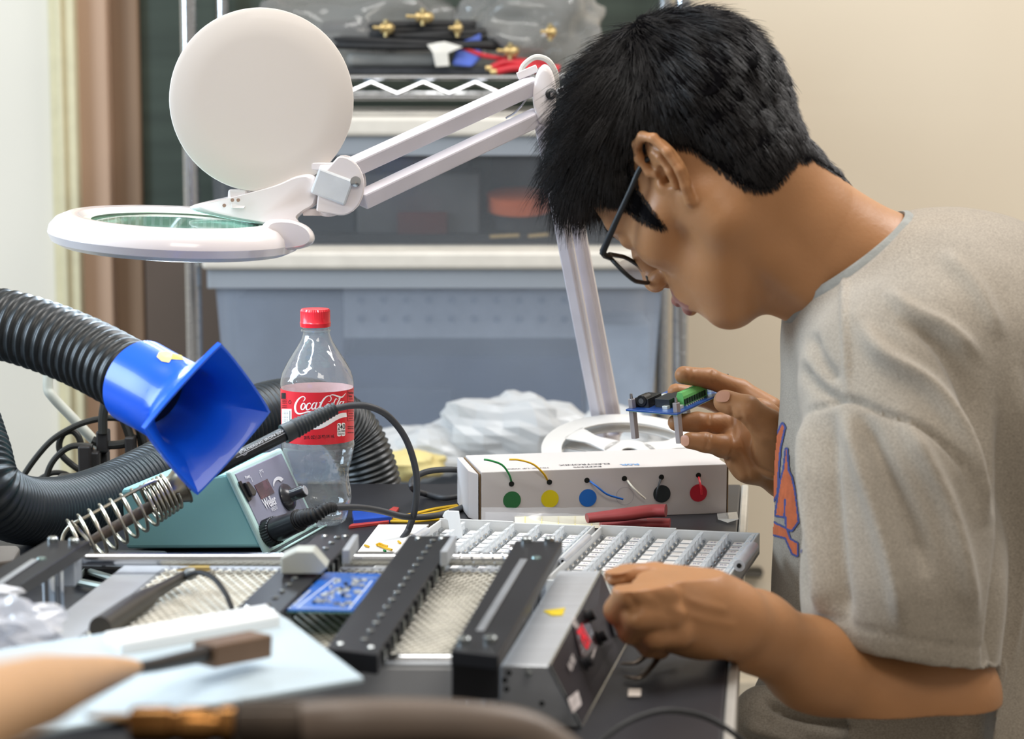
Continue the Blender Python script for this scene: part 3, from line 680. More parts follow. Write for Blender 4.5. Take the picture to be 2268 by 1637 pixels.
MB().lathe((Bc.x - .0005, Yb, zy(735)), (0, 0, 1), [(.0132, 0), (.0150, .001), (.0150, .0025), (.0132, .0035), (.0132, zc0 - zy(735))], 40, False).build('neck_ring', Mpet, bt, smooth=True)
# label: red strip outside, pale pink inside
rl = 81.8 * px2m; zl0, zl1 = zy(972), zy(858)
lb = MB().lathe((Bc.x, Yb, zl0), (0, 0, 1), [(rl, 0), (rl, zl1 - zl0)], 96, False).build('label', mat('red_label_print', '#d3222d', .42, 0, .02, 3, coat=.15), bt, smooth=True)
MB().lathe((Bc.x, Yb, zl0), (0, 0, 1), [(rl - .0004, 0), (rl - .0004, zl1 - zl0)], 96, False).build('label_back', mat('pink_label_back', '#dfb9b8', .7), lb, smooth=True)
def cyl_pt(px, py, r=rl + .00012):
    rr = ray(px, py); ox, oy = CAM.x - Bc.x, CAM.y - Yb
    A_ = rr.x ** 2 + rr.y ** 2; B_ = 2 * (rr.x * ox + rr.y * oy); C_ = ox * ox + oy * oy - r * r; D_ = B_ * B_ - 4 * A_ * C_
    t = (-B_ - math.sqrt(max(D_, 0))) / (2 * A_); return CAM + rr * t
def lz(zx, zy_): return cyl_pt(600 + zx / 4.675, 650 + zy_ / 4.675)
Mwp = mat('white_print', '#efe9e6', .5, 0, .01); Mbp = mat('black_print', '#1a1517', .5, 0, .01)
sp = MB()
def S(pts, wd=10, n=6): stroke(sp, pts, wd, lz, n)
S([(334, 1118, 5), (350, 1100, 9), (352, 1078, 8), (330, 1068, 9), (295, 1086, 14), (266, 1124, 18), (250, 1172, 21), (258, 1222, 19), (288, 1246, 16), (330, 1240, 12), (380, 1226, 12), (420, 1228, 14), (470, 1246, 8), (490, 1252, 2)])
S([(352, 1140, 9), (330, 1140, 13), (312, 1172, 16), (318, 1200, 13), (340, 1196, 13), (356, 1166, 13), (350, 1142, 9)])
S([(412, 1150, 5), (404, 1136, 11), (380, 1146, 13), (366, 1178, 16), (372, 1204, 13), (396, 1200, 9), (418, 1178, 4)])
S([(466, 1134, 7), (444, 1136, 11), (424, 1166, 14), (428, 1196, 13), (450, 1190, 10), (470, 1154, 9)])
S([(478, 1128, 12), (464, 1166, 14), (464, 1194, 13), (480, 1194, 9), (500, 1170, 4)])
S([(500, 1134, 10), (526, 1126, 10)], 10)
S([(596, 1122, 5), (618, 1110, 8), (624, 1082, 10), (604, 1060, 9), (568, 1074, 13), (532, 1118, 18), (510, 1172, 20), (520, 1212, 17), (552, 1216, 12), (586, 1196, 6)])
S([(606, 1060, 6), (640, 1050, 10), (690, 1064, 17), (735, 1074, 14), (775, 1034, 4)])
S([(608, 1146, 9), (588, 1146, 12), (570, 1174, 15), (576, 1200, 12), (598, 1190, 12), (610, 1166, 12), (606, 1148, 8)])
S([(688, 1100, 5), (672, 1092, 9), (650, 1140, 14), (640, 1184, 14), (658, 1196, 9), (678, 1172, 4)])
S([(700, 1090, 6), (716, 1084, 11), (690, 1140, 15), (684, 1172, 10)])
S([(746, 1120, 7), (726, 1120, 11), (708, 1148, 14), (714, 1170, 10), (734, 1160, 9), (750, 1132, 8)])
S([(756, 1114, 11), (744, 1146, 13), (746, 1164, 10), (760, 1158, 5)])
# white ribbon below the name
S([(238, 1300, 3), (262, 1316, 22), (300, 1330, 30), (340, 1344, 34), (380, 1368, 34), (420, 1386, 38), (470, 1388, 40), (530, 1372, 44), (600, 1334, 46), (670, 1290, 48), (730, 1264, 48), (784, 1257, 46)], 30, 8)
def qd(mb, x0, y0, x1, y1, n=5, r=0):
    for i in range(n):
        a, b = x0 + (x1 - x0) * i / n, x0 + (x1 - x0) * (i + 1) / n; mb.quad(lz(a, y0), lz(b, y0), lz(b, y1), lz(a, y1))
def lz2(zx, zy_): return cyl_pt(600 + zx / 4.675, 650 + zy_ / 4.675, rl + .0002)
rr_ = [(728 + x, 1410 + y) for x, y in rrect(82, 138, 14, 4)]
c_ = [lz(728, 1410)] + [lz(x, y + (x - 728) * -.06) for x, y in rr_]; sp.add(c_, [(0, i + 1, (i + 1) % len(rr_) + 1) for i in range(len(rr_))])
for i in range(1): qd(sp, 112, 1196, 214, 1372, 6)
sp.build('white_lettering', Mwp, lb)
bp2 = MB()
put_text(bp2, '240', 1, lambda a, b: lz2(730 + a * 52, 1384 - b * 78 - a * 4), bold=.012)
put_text(bp2, 'CALORIES', 1, lambda a, b: lz2(729 + a * 17.5, 1428 - b * 26 - a * 1), bold=.02)
put_text(bp2, 'PER BOTTLE', 1, lambda a, b: lz2(729 + a * 12.5, 1456 - b * 22 - a * 1), bold=.02)
put_text(bp2, '20 FL OZ (1.25 PT) 591 mL', 1, lambda a, b: lz2(500 + a * 28, 1487 - b * 46 - a * 1.6), bold=.02)
put_text(bp2, 'Nutrition', 1, lambda a, b: lz2(828 + a * 14, 1028 - b * 36), bold=.02)
put_text(bp2, 'Facts', 1, lambda a, b: lz2(822 + a * 17, 1062 - b * 36), bold=.02)
for i in range(9): put_text(bp2, 'amount per serving' if i % 2 else 'total 65g 24%', 1, lambda a, b, i=i: lz2(828 + a * 7.4, 1092 + i * 25 - b * 16), bold=.015)
for y in (1378, 1398, 1440): put_text(bp2, 'carbonated water', 1, lambda a, b, y=y: lz2(826 + a * 8.5, y - b * 20), bold=.015)
def ln(mb, x0, y0, x1, y1, w_=3):
    stroke(mb, [(x0, y0), ((x0 + x1) / 2, (y0 + y1) / 2), (x1, y1)], w_, lz2, 4)
ln(bp2, 793, 1000, 793, 1320); ln(bp2, 793, 1000, 862, 995); ln(bp2, 793, 1322, 862, 1312)
for i in range(11): qd(bp2, 120, 1214 + i * 13, 188, 1218 + i * 13 + (i % 3) * 2, 4)
ln(bp2, 196, 1214, 196, 1362, 6); qd(bp2, 108, 1030, 154, 1092, 3)
for y in (1104, 1120, 1136, 1162, 1180): put_text(bp2, 'refresh it', 1, lambda a, b, y=y: lz2(140 + a * 14, y - b * 17), bold=.015)
stroke(bp2, [(196 + 13 * math.cos(i * PI / 4), 1126 + 17 * math.sin(i * PI / 4)) for i in range(9)], 5, lz2, 3)
bp2.build('black_lettering', Mbp, lb)

# ------------------------------------------------------------------ soldering station
st = thing('soldering_station', 'pale teal soldering station with grey slanted control panel, beside the cola bottle', 'soldering station', T(560, 1190))
A = T(592, 1224); B = T(697, 1166); hC = .078; C = T(509, 1047, hC); dAB = B - A; D = C + dAB
U = dAB.normalized(); lft = V(-U.y, U.x, 0)
lft = V(-1, -.03, 0)
Wv = (C - A).normalized(); np_ = Wv.cross(U).normalized()
if np_.x < 0: np_ = -np_
Mteal = mat('teal_plastic', '#93cdd0', .42, 0, .04, 6); Mtl = mat('pale_teal_plastic', '#bfe0dc', .4, 0, .02)
Bm = .006
Ab = A - V(0, 0, A.z - TZ - .004) + lft * .004; sd = [V(Ab.x, Ab.y, TZ + .004), C + lft * .003, C + lft * .104 + V(0, 0, -.015), A + lft * .135 + V(0, 0, .004)]
case = MB().prism(sd, dAB).build('case', Mteal, st, bevel=.004, bseg=3)
# raised pale frame around the panel, panel face
fr = MB(); 
def pf(u, v_, d=0): return A + dAB * u + (C - A) * v_ + np_ * d
oc = [(-.0, .0), (1.0, .0), (1.0, 1.0), (-.0, 1.0)]
fr.prism([pf(-.03, -.02, -.004), pf(1.03, -.02, -.004), pf(1.03, 1.03, -.004), pf(-.03, 1.03, -.004)], np_ * .006)
fr.build('panel_frame', Mtl, st, bevel=.003, bseg=3)
pn = MB().prism([pf(.03, .03, .0), pf(.97, .03, .0), pf(.97, .965, .0), pf(.03, .965, .0)], np_ * .0028).build('control_panel', mat('grey_lavender_panel', '#85879a', .45, 0, .03, 5), st, bevel=.0008)
MB().prism([pf(-.03, -.03, -.004), pf(1.03, -.03, -.004), pf(1.03, -.03, -.004) - V(0, 0, .002), pf(-.03, -.03, -.004) - V(0, 0, .002)], np_ * .016).build('base_lip', Mtl, st, bevel=.001)
def pp(px, py, d=.0032): return on_plane(px, py, A + np_ * d, np_)
def pz(zx, zy_, d=.0032): return pp(480 + zx / 6.297, 980 + zy_ / 6.297, d)
MB().add([pz(524, 598), pz(702, 508), pz(804, 700), pz(622, 795)], [(0, 1, 2, 3)]).build('display', mat('dark_red_display', '#5d3c46', .12, 0, .25, 60, coat=.5), st, solid=.0006)
MB().prism([pz(290, 555, .003), pz(330, 538, .003), pz(480, 800, .003), pz(440, 832, .003)], np_ * .001).build('switch_bezel', M_blk, st, bevel=.0004)
c = pz(430, 655)
rk = MB(); a0, a1 = pz(352, 570), pz(492, 765); ax_ = (a1 - a0); 
rkp = [pz(352, 572), pz(402, 552), pz(520, 700), pz(500, 760), pz(448, 768)]
rk.prism([p - np_ * .001 for p in rkp], np_ * .005).build('rocker_switch', mat('switch_black', '#26262b', .3, coat=.3), st, bevel=.0016)
kc = pz(965, 770, .003)
MB().lathe(kc, np_, [(.0135, 0), (.0142, .002), (.0125, .0045), (.0068, .0075), (.0062, .010), (.0062, .021), (.0052, .0222)], 40).build('dial_knob', mat('knob_black', '#222226', .32, coat=.3), st, smooth=True, sharp=40)
MB().lathe(kc + np_ * .0222, np_, [(.0050, 0), (.0048, .0006), (0, .0007)], 28, False).build('knob_cap', mat('knob_grey', '#a4a5ac', .35), st, smooth=True)
wl = MB()
arc = []
for i in range(13):
    a = math.radians(20 + 150 * i / 12)
    arc.append((868 + -85 * math.cos(a) * .9 + 0, 585 - 105 * math.sin(a) + 25 * (i / 12), 10 + 44 * (i / 12)))
stroke(wl, [(795, 615, 8), (796, 570, 22), (815, 525, 34), (850, 500, 44), (885, 505, 50), (915, 530, 54)], 20, lambda a, b: pz(a, b, .0036))
# lettering stands square to the panel
Ud = U; Wd = Wv
def ptx(cx, cy, su, sv): 
    o = pz(cx, cy, .0036)
    return lambda a, b: o + Ud * a * su + Wd * b * sv
put_text(wl, 'Weller', 1, ptx(742, 832, .0112, .0145), bold=.02, spacing=.95)
put_text(wl, 'WESD51', 1, ptx(806, 922, .0042, .0056), bold=.0)
put_text(wl, '°F °C', 1, ptx(625, 405, .0035, .0045), bold=.03)
put_text(wl, 'Power', 1, ptx(430, 480, .0040, .0045), bold=.03)
put_text(wl, 'ESD SAFE', 1, ptx(1255, 1150, .0034, .0040), bold=.03)
stroke(wl, [(470, 478), (486, 510), (502, 550)], 5, lambda a, b: pz(a, b, .0036)); stroke(wl, [(595, 412), (612, 450), (628, 486)], 5, lambda a, b: pz(a, b, .0036))
wl.build('white_lettering', mat('panel_white_print', '#e4e4ea', .5), pn)
# connector: knurled ring, barrel, ribbed strain relief and its cable
j0 = pz(705, 1270, .0028)
jd = (P(712, 1132, 2.075) - j0).normalized()
kn = MB().lathe(j0, jd, [(.0105, 0), (.0138, .001), (.0138, .014), (.0125, .015)], 60)
for i, v in enumerate(kn.v):
    if (i % 60) % 2 and 60 <= i < 180: v += (j0 + jd * (v - j0).dot(jd) - v) * .07
con = kn.build('connector_ring', mat('connector_black', '#17181a', .35, coat=.2), st, smooth=True, sharp=25)
MB().lathe(j0 + jd * .015, jd, [(.0118, 0), (.0122, .002), (.0110, .018), (.0108, .034), (.009, .0345)], 36).build('connector_barrel', MATS['connector_black'], st, smooth=True, sharp=30)
e0 = j0 + jd * .048
sr = catmull([e0, e0 + jd * .012, P(700, 1140, 2.085), P(722, 1126, 2.09), P(738, 1124, 2.10)], 10); sr = evenly(sr, .0008)
MB().tube(sr, [(.0088 - .0045 * i / len(sr)) * (1.12 if (i // 2) % 2 else .9) for i in range(len(sr))], 16).build('strain_relief', M_rub, st, smooth=True, sharp=60)
Mcab = mat('grey_black_cable', '#3a3c40', .5, 0, .08)
def tcab(pts, r, name, label, cat='cable', grp=None, m=None):
    o = MB().tube(catmull(pts, 8), r, 12).build(name, m or Mcab, smooth=True); return tag(o, label, cat, grp)
tcab([P(734, 1124, 2.097), P(790, 1124, 2.12), P(840, 1131, 2.15), P(900, 1145, 2.17), P(960, 1143, 2.20), T(1010, 1130, .004), T(1045, 1112, .004), T(1030, 1098, .004), T(985, 1103, .004), T(940, 1094, .005), P(914, 1082, 2.32), P(915, 1062, 2.33), P(945, 1045, 2.34), P(1000, 1040, 2.36), P(1070, 1048, 2.40)], .0032, 'station_cable', 'grey-black cable leaving the soldering station plug and curling behind the white box')
# vents on the near side
vt = MB(); sn = -U
for px in (308, 318, 334):
    a, b = P(px, 1075, 2.1), P(px, 1098, 2.1); pl0 = A - U * .0007
    q = [on_plane(px, 1072, pl0, sn), on_plane(px + 5, 1070, pl0, sn), on_plane(px + 5, 1096, pl0, sn), on_plane(px, 1098, pl0, sn)]
    vt.add(q, [(0, 1, 2, 3)])
vt.build('vent_slots', mat('dark_teal', '#2c5a60', .6), case)

# ------------------------------------------------------------------ soldering iron and its coil stand
iron = thing('soldering_iron', 'black soldering iron resting in the coil stand, handle rising across the bottle', 'soldering iron', P(400, 1080, 2.03))
i0, i1, i2, i3, i4 = P(150, 1228, 1.985), P(335, 1122, 2.02), P(400, 1078, 2.035), P(628, 962, 2.085), P(742, 905, 2.11)
MB().tube([i0, i0.lerp(i1, .1), i0.lerp(i1, .45), i1], [.0008, .003, .0052, .0055], 16).build('barrel', mat('burnt_brown_metal', '#75685e', .5, .5, .25, 60), iron, smooth=True)
MB().tube([i1, i2, i2.lerp(i3, .5), i3], [.008, .0075, .0066, .0068], 20).build('handle', mat('iron_handle', '#1c1e20', .4), iron, smooth=True)
g = evenly([i3, i3.lerp(i4, .5), i4], .0009); n = len(g)
MB().tube(g, [.0098 - .0042 * (i / n) + (.0007 if (i // 2) % 2 and i > 12 else -.0003) for i in range(n)], 20).build('ribbed_grip', mat('grip_rubber', '#2b3133', .5), iron, smooth=True, sharp=60)
MB().tube(catmull([i4 - (i4 - i3) * .02, P(775, 899, 2.115), P(815, 900, 2.12), P(860, 922, 2.13), P(900, 975, 2.14), P(922, 1050, 2.15), P(920, 1120, 2.165), P(906, 1170, 2.185), P(890, 1196, 2.17)], 10), .0033, 12).build('cord', Mcab, iron, smooth=True)
# label print along the handle
ipn = MB(); hd_ = (i3 - i2).normalized(); side = V(0, -1, 0); side = (side - hd_ * side.dot(hd_)).normalized(); upn = hd_.cross(side).normalized()
if upn.z < 0: upn = -upn
def ih(t, s): # strip around the handle, s = angle
    a = s / .0067; return i2.lerp(i3, t) + (side * math.cos(a) + upn * math.sin(a)) * (.0066 + .0003 + .0002)
for a0_, a1_, s0_, s1_ in ((.52, 1.0, .0010, .0016),):
    k = 12
    for i in range(k):
        t0, t1 = a0_ + (a1_ - a0_) * i / k, a0_ + (a1_ - a0_) * (i + 1) / k
        ipn.quad(ih(t0, s0_), ih(t1, s0_), ih(t1, s1_), ih(t0, s1_))
Lh = (i3 - i2).length
put_text(ipn, 'SOLDERING IRON 50W 24V', 1, lambda a, b: ih(.83 + a * .0048 / Lh, .0036 + b * .0034), bold=.02)
stroke(ipn, [(.60 + .030 * math.cos(i * PI / 6), .0030 + .0030 * math.sin(i * PI / 6)) for i in range(13)], .0007, lambda a, b: ih(a, b), 3)
ipn.build('printed_marking', mat('pale_print', '#b9bdc0', .5), iron)

stand = thing('iron_stand', 'coiled wire soldering iron stand in front of the teal station', 'stand', T(235, 1200))
ax0, ax1 = P(168, 1205, 1.99), P(330, 1118, 2.018); d_ = (ax1 - ax0).normalized(); x_, y_, _ = frame(d_)
co_ = []; turns = 7.0; npt = 260
for i in range(npt):
    t = i / (npt - 1); a = 2 * PI * turns * t; r = .0225 - .003 * t
    co_.append(ax0.lerp(ax1, t) + (x_ * math.cos(a) + y_ * math.sin(a)) * r)
e1 = P(383, 1086, 2.028); i_ = len(co_)
for i in range(150):
    t = i / 149; a = 2 * PI * (turns + 6 * t); r = .0185 - .001 * t
    co_.append(ax1.lerp(e1, t) + (x_ * math.cos(a) + y_ * math.sin(a)) * r)
Mwire = mat('nickel_wire', '#cfc9b8', .28, 1.0, .12, 40)
MB().tube(co_, .0016, 8).build('coil', Mwire, stand, smooth=True, sharp=80)
fa = P(352, 1103, 2.022)
MB().lathe(fa, (e1 - fa), [(.0135, -.002), (.0138, .012), (.0140, .017), (.0170, .0235), (.0182, .024), (.0182, .0250), (.0140, .021), (.0125, .012)], 40, False).build('mouth_funnel', mat('brassy_steel', '#a89f8c', .3, 1, .15, 30), stand, smooth=True)
MB().tube(catmull([T(133, 1262, .004), P(137, 1212, 1.99), P(141, 1185, 1.99), P(158, 1163, 1.99), P(190, 1146, 1.99), P(260, 1108, 2.0), P(330, 1071, 2.01), P(362, 1062, 2.02)], 5), .0018, 8).build('frame_wire', Mwire, stand, smooth=True)
MB().tube(catmull([P(158, 1155, 1.99), P(180, 1180, 1.985), P(215, 1222, 1.98), T(235, 1262, .004)], 5), .0018, 8).build('frame_wire', Mwire, stand, smooth=True)
MB().box(T(200, 1262) + V(0, 0, .006), (.13, .07, .012), V(.98, -.1, 0)).build('base', mat('cast_black_base', '#1e1f21', .5), stand, bevel=.003)

# ------------------------------------------------------------------ wire spool box with six coloured wires
bL = T(1066, 1157); bR = T(1609, 1137); hB = .052
Ux = (bR - bL); Lx = Ux.length; Ux.normalize(); Uy = V(-Ux.y, Ux.x, 0); nF = -Uy
dB = .10
box = thing('wire_dispenser_box', 'white cardboard box with six coloured wires poking from its holes', 'box', bL + Ux * Lx / 2 + Uy * dB / 2)
Mcard = mat('white_card', '#cfcac8', .6, 0, .015, 8); Mkr = mat('brown_card', '#8c7355', .8, 0, .08, 20)
MB().prism([bL, bR, bR + Uy * dB, bL + Uy * dB], V(0, 0, hB)).build('carton', Mcard, box, bevel=.0008)
for q, s in ((bL, -1), (bR, 1)):
    o = q + Ux * s * .0008
    MB().prism([o, o + Ux * s * .0008, o + Ux * s * .0008 + Uy * dB, o + Uy * dB], V(0, 0, hB - .002)).build('end_flap', Mkr, box, label='brown end flap')
MB().prism([bL + Ux * -.003 + V(0, 0, .001), bL + Ux * -.010 + Uy * .02 + V(0, 0, .001), bL + Ux * -.009 + Uy * dB + V(0, 0, .001), bL + Ux * -.003 + Uy * dB + V(0, 0, .001)], V(0, 0, hB - .003)).build('loose_flap', Mcard, box, bevel=.0005)
def bf(px, py, d=.0006): return on_plane(px, py, bL + nF * d, nF)
cols = [('green', '#2b6e3e', 1134, 1108, 1133, 1072), ('yellow', '#dcc90e', 1218, 1105, 1217, 1068), ('blue', '#1d6cc6', 1302, 1103, 1300, 1064), (None, '#8a8a96', 1384, 1099, 1383, 1060), ('black', '#2a3133', 1466, 1094, 1465, 1057), ('red', '#bf1d33', 1547, 1092, 1547, 1053)]
def diskm(c, r, m=MB, n=nF, k=40):
    a, b, _ = frame(n); return MB().add([c + (a * math.cos(2 * PI * i / k) + b * math.sin(2 * PI * i / k)) * r for i in range(k)], [tuple(range(k))])
for nm, hx_, cx, cy, hx0, hy0 in cols:
    c = bf(cx, cy)
    if nm: diskm(c, .0092).build('colour_dot', mat('dot_' + nm, hx_, .55, 0, .02), box, label=nm + ' dot')
    else:
        a, b, _ = frame(nF); r0, r1 = .0090, .0093; k = 48
        MB().add([c + (a * math.cos(2 * PI * i / k) + b * math.sin(2 * PI * i / k)) * r for r in (r0, r1) for i in range(k)], [(i, (i + 1) % k, k + (i + 1) % k, k + i) for i in range(k)]).build('colour_dot', mat('thin_grey_print', '#9c9aa4', .6), box, label='thin grey outline of a dot')
    diskm(bf(hx0, hy0, .0007), .0028).build('wire_hole', mat('hole_black', '#10130f', .8), box)
wires = [('green', '#1f8a45', [(1134, 1073), (1128, 1052), (1112, 1030), (1085, 1020), (1072, 1018)], 'curling up over the top edge'), ('yellow', '#e0b012', [(1216, 1070), (1203, 1048), (1180, 1028), (1150, 1019), (1128, 1018)], 'curling up to the top edge'),
         ('blue', '#2468c0', [(1301, 1062), (1320, 1076), (1345, 1095), (1380, 1106)], 'hanging to the right'), ('white', '#e6e2d4', [(1385, 1058), (1400, 1078), (1416, 1094), (1429, 1105)], 'slanting down'),
         ('black', '#30343a', [(1466, 1055), (1459, 1075), (1455, 1092), (1454, 1108)], 'hanging down in front of the black dot'), ('red', '#e2303c', [(1546, 1050), (1550, 1068), (1553, 1082), (1554, 1095)], 'hanging down in front of the red dot')]
for nm, hx_, pts, lab in wires:
    n = len(pts); q = [bf(x, y, -.004 if i == 0 else .002 + .006 * math.sin(PI * i / n)) for i, (x, y) in enumerate(pts)]
    tag(MB().tube(catmull(q, 6), .00105, 8).build('hookup_wire', mat('wire_' + nm, hx_, .4), smooth=True), nm + ' wire from the white box, ' + lab, 'wire', 'wires of the dispenser box')
# print on top, upside down to the camera
tp = MB(); zt_ = V(0, 0, hB + .0006)
def top(cu, cv, s): return lambda a, b: bL + Ux * (cu - a * s) + Uy * (cv - b * s) + zt_
put_text(tp, 'ELECTRONIX', 1, top(.112, .022, .009), bold=.02); put_text(tp, 'EXPRESS', 1, top(.112, .008, .008), bold=.02)
put_text(tp, 'HOOK-UP WIRE', 1, top(.050, .010, .006), bold=.02); tp.build('top_lettering', mat('grey_print', '#4a4a50', .6), box)
t2_ = MB(); put_text(t2_, 'RSR', 1, top(.158, .013, .012), bold=.03); t2_.build('blue_lettering', mat('blue_print', '#79a3d4', .6), box)

# ------------------------------------------------------------------ white reel leaning on the box
Rc = P(1396, 1003, 2.52); rn = V(.03, -.27, .96).normalized()
reel = thing('component_reel', 'empty white plastic reel with three large openings leaning behind the wire box', 'reel', T(1390, 1060))
rx = V(1, .1, -.05); rx = (rx - rn * rx.dot(rn)).normalized(); ry = rn.cross(rx)
if ry.z < 0: ry = -ry
RO = .101
def flange(off, name, par):
    bm = MB(); K = 96; zz = [off, off + .0018]
    def pt(r, a, z): return Rc + (rx * math.cos(a) + ry * math.sin(a)) * r + rn * z
    # ring between .074 and RO, hub ring .010-.024, three spokes
    for r0, r1 in ((.078, RO), (.010, .030)):
        for i in range(K):
            a, b = 2 * PI * i / K, 2 * PI * (i + 1) / K
            bm.hexa([pt(r0, a, zz[0]), pt(r1, a, zz[0]), pt(r1, b, zz[0]), pt(r0, b, zz[0]), pt(r0, a, zz[1]), pt(r1, a, zz[1]), pt(r1, b, zz[1]), pt(r0, b, zz[1])])
    for s in range(3):
        a0 = math.radians(20 + 120 * s)
        for i in range(8):
            r0, r1 = .028 + i * .0066, .028 + (i + 1) * .0066 + .0002; w0, w1 = (.010 + .007 * abs(i - 3.5) / 3.5) / r0 / 1, (.010 + .007 * abs(i - 2.5) / 3.5) / r1 / 1
            bm.hexa([pt(r0, a0 - w0, zz[0]), pt(r1, a0 - w1, zz[0]), pt(r1, a0 + w1, zz[0]), pt(r0, a0 + w0, zz[0]), pt(r0, a0 - w0, zz[1]), pt(r1, a0 - w1, zz[1]), pt(r1, a0 + w1, zz[1]), pt(r0, a0 + w0, zz[1])])
    return bm.build(name, mat('reel_white', '#dad8d4', .35, 0, .01), par, bevel=.0003)
flange(0, 'flange', reel); flange(-.011, 'flange', reel)
MB().lathe(Rc - rn * .0092, rn, [(.0262, 0), (.0262, .0092)], 40, False).build('hub', MATS['reel_white'], reel, smooth=True, solid=.001)

# ------------------------------------------------------------------ small things in front of the box
def pliers_handle(pts, r, name, label):
    tag(MB().tube(catmull(pts, 8), [r * (.75 + .25 * min(1, i / 8)) for i in range(8 * (len(pts) - 1) + 1)], 16, flat=.6, up=(0, 0, 1)).build(name, mat('brick_red_grip', '#a9474a', .45, 0, .06), smooth=True, sharp=60), label, 'tool', 'red handled pliers')
pliers_handle([T(1300, 1148, .016), T(1380, 1140, .018), T(1440, 1132, .020), T(1475, 1131, .021)], .0105, 'pliers_grip', 'brick red plier grip lying against the white box, the upper of two')
pliers_handle([T(1330, 1162, .005), T(1400, 1160, .005), T(1450, 1159, .005), T(1484, 1160, .005)], .0085, 'pliers_grip', 'brick red plier grip lying lower, between the clear bag and the tray')
for k, (q, nm, lab) in enumerate([([(1066, 1124), (1425, 1124), (1425, 1160), (1066, 1166)], 'upper', 'clear zip bag of labels standing against the white box, front one'), ([(1075, 1134), (1433, 1142), (1432, 1166), (1075, 1168)], 'lower', 'clear zip bag behind the front one, its corner showing at the right')]):
    h0 = [(.0185, .020, .0025, .002), (.013, .015, .002, .0015)][k]
    pts = [T(x, y, h) for (x, y), h in zip(q, h0)]
    b_ = thing('zip_bag', lab, 'bag', pts[3], 'clear bags before the box')
    g_ = MB(); R_ = 10
    for j in range(5):
        for i in range(R_):
            def gp(i, j):
                a = pts[0].lerp(pts[1], i / R_); c = pts[3].lerp(pts[2], i / R_); p = a.lerp(c, j / 5); return p + V(0, 0, .0012 * noise.noise(V(i * .9, j * .9, k * 5)))
            g_.quad(gp(i, j), gp(i + 1, j), gp(i + 1, j + 1), gp(i, j + 1))
    g_.build('bag_film', film('clear_bag_film', '#e3e5ea', .62, .1, .5, scale=40), b_, smooth=True)
lab_ = thing('label_strip', 'cream label sheet with yellow lines showing inside the clear zip bag', 'label', T(1270, 1160))
lq = [T(1140, 1144, .0105), T(1398, 1142, .0115), T(1398, 1170, .001), T(1140, 1170, .001)]
MB().add(lq, [(0, 1, 2, 3)]).build('sheet', mat('cream_paper', '#ebe7cf', .7), lab_, solid=.0003)
yl = MB()
for i in range(7):
    a, b = lq[0].lerp(lq[1], (i + .6) / 7), lq[3].lerp(lq[2], (i + .6) / 7); o = V(0, -.0004, .0003); yl.quad(a + o, a + o + V(.0008, 0, 0), b + o + V(.0008, 0, 0), b + o)
yl.build('yellow_lines', mat('soft_yellow_print', '#e9dc9a', .7), lab_)
# blue block, red strip, yellow jumper wires
q = [T(780, 1146), T(862, 1143), T(868, 1158), T(784, 1166)]
tag(MB().prism(q, V(0, 0, .007)).build('blue_block', mat('blue_block_plastic', '#1c4fb8', .4), bevel=.001), 'flat blue plastic block on the bench right of the bottle', 'block')
q = [T(772, 1172, .0), T(860, 1161, .0), T(884, 1130, .0), T(872, 1128, .0), T(850, 1142, 0), T(776, 1168, .0)]
tag(MB().prism(q, V(0, 0, .003)).build('red_strip', mat('red_strip_plastic', '#b9413c', .5), bevel=.0005), 'dull red strip lying under the edge of the blue block', 'strip')
for k, (pts, lab) in enumerate([([(868, 1150), (910, 1146), (960, 1134), (1012, 1126)], 'top'), ([(872, 1154), (915, 1150), (965, 1141), (1020, 1128)], 'second'), ([(870, 1158), (920, 1156), (965, 1150), (1000, 1148)], 'third'), ([(866, 1161), (915, 1161), (960, 1157), (985, 1158)], 'lowest')]):
    tag(MB().tube(catmull([T(x, y - 6, .002 + .003 * math.sin(PI * i / 3)) for i, (x, y) in enumerate(pts)], 6), .0016, 8).build('jumper_wire', mat('wire_yellow2', '#e3b71c', .4), smooth=True), 'yellow jumper wire of the bundle between bottle and white box, %s strand' % lab, 'wire', 'yellow jumper wires')
pc = [T(838, 1166, .001), T(950, 1166, .001), T(882, 1226, .001), T(792, 1226, .001)]
tag(MB().prism(pc, V(0, 0, .002)).build('paper_card', mat('off_white_card', '#dcd9d4', .7), bevel=.0004), 'off-white card on the bench between the two black rails', 'card')
for k, (pts, lab) in enumerate([([(834, 1206), (848, 1212), (868, 1218)], 'long curled'), ([(836, 1208), (840, 1204), (850, 1208), (858, 1210)], 'middle'), ([(882, 1199), (887, 1203)], 'upper right'), ([(808, 1208), (817, 1211)], 'left')]):
    tag(MB().tube(catmull([T(x, y, .0045) for x, y in pts], 4), .0011, 6).build('wire_scrap', mat('wire_yellow', '#e0b012', .4), smooth=True), '%s yellow wire scrap on the off-white card' % lab, 'scrap', 'yellow wire scraps')
tag(MB().tube([T(850, 1219, .0045), T(854, 1221, .0045)], .0011, 6).build('wire_scrap', mat('wire_green', '#1f8a45', .4)), 'tiny green wire scrap on the off-white card', 'scrap')
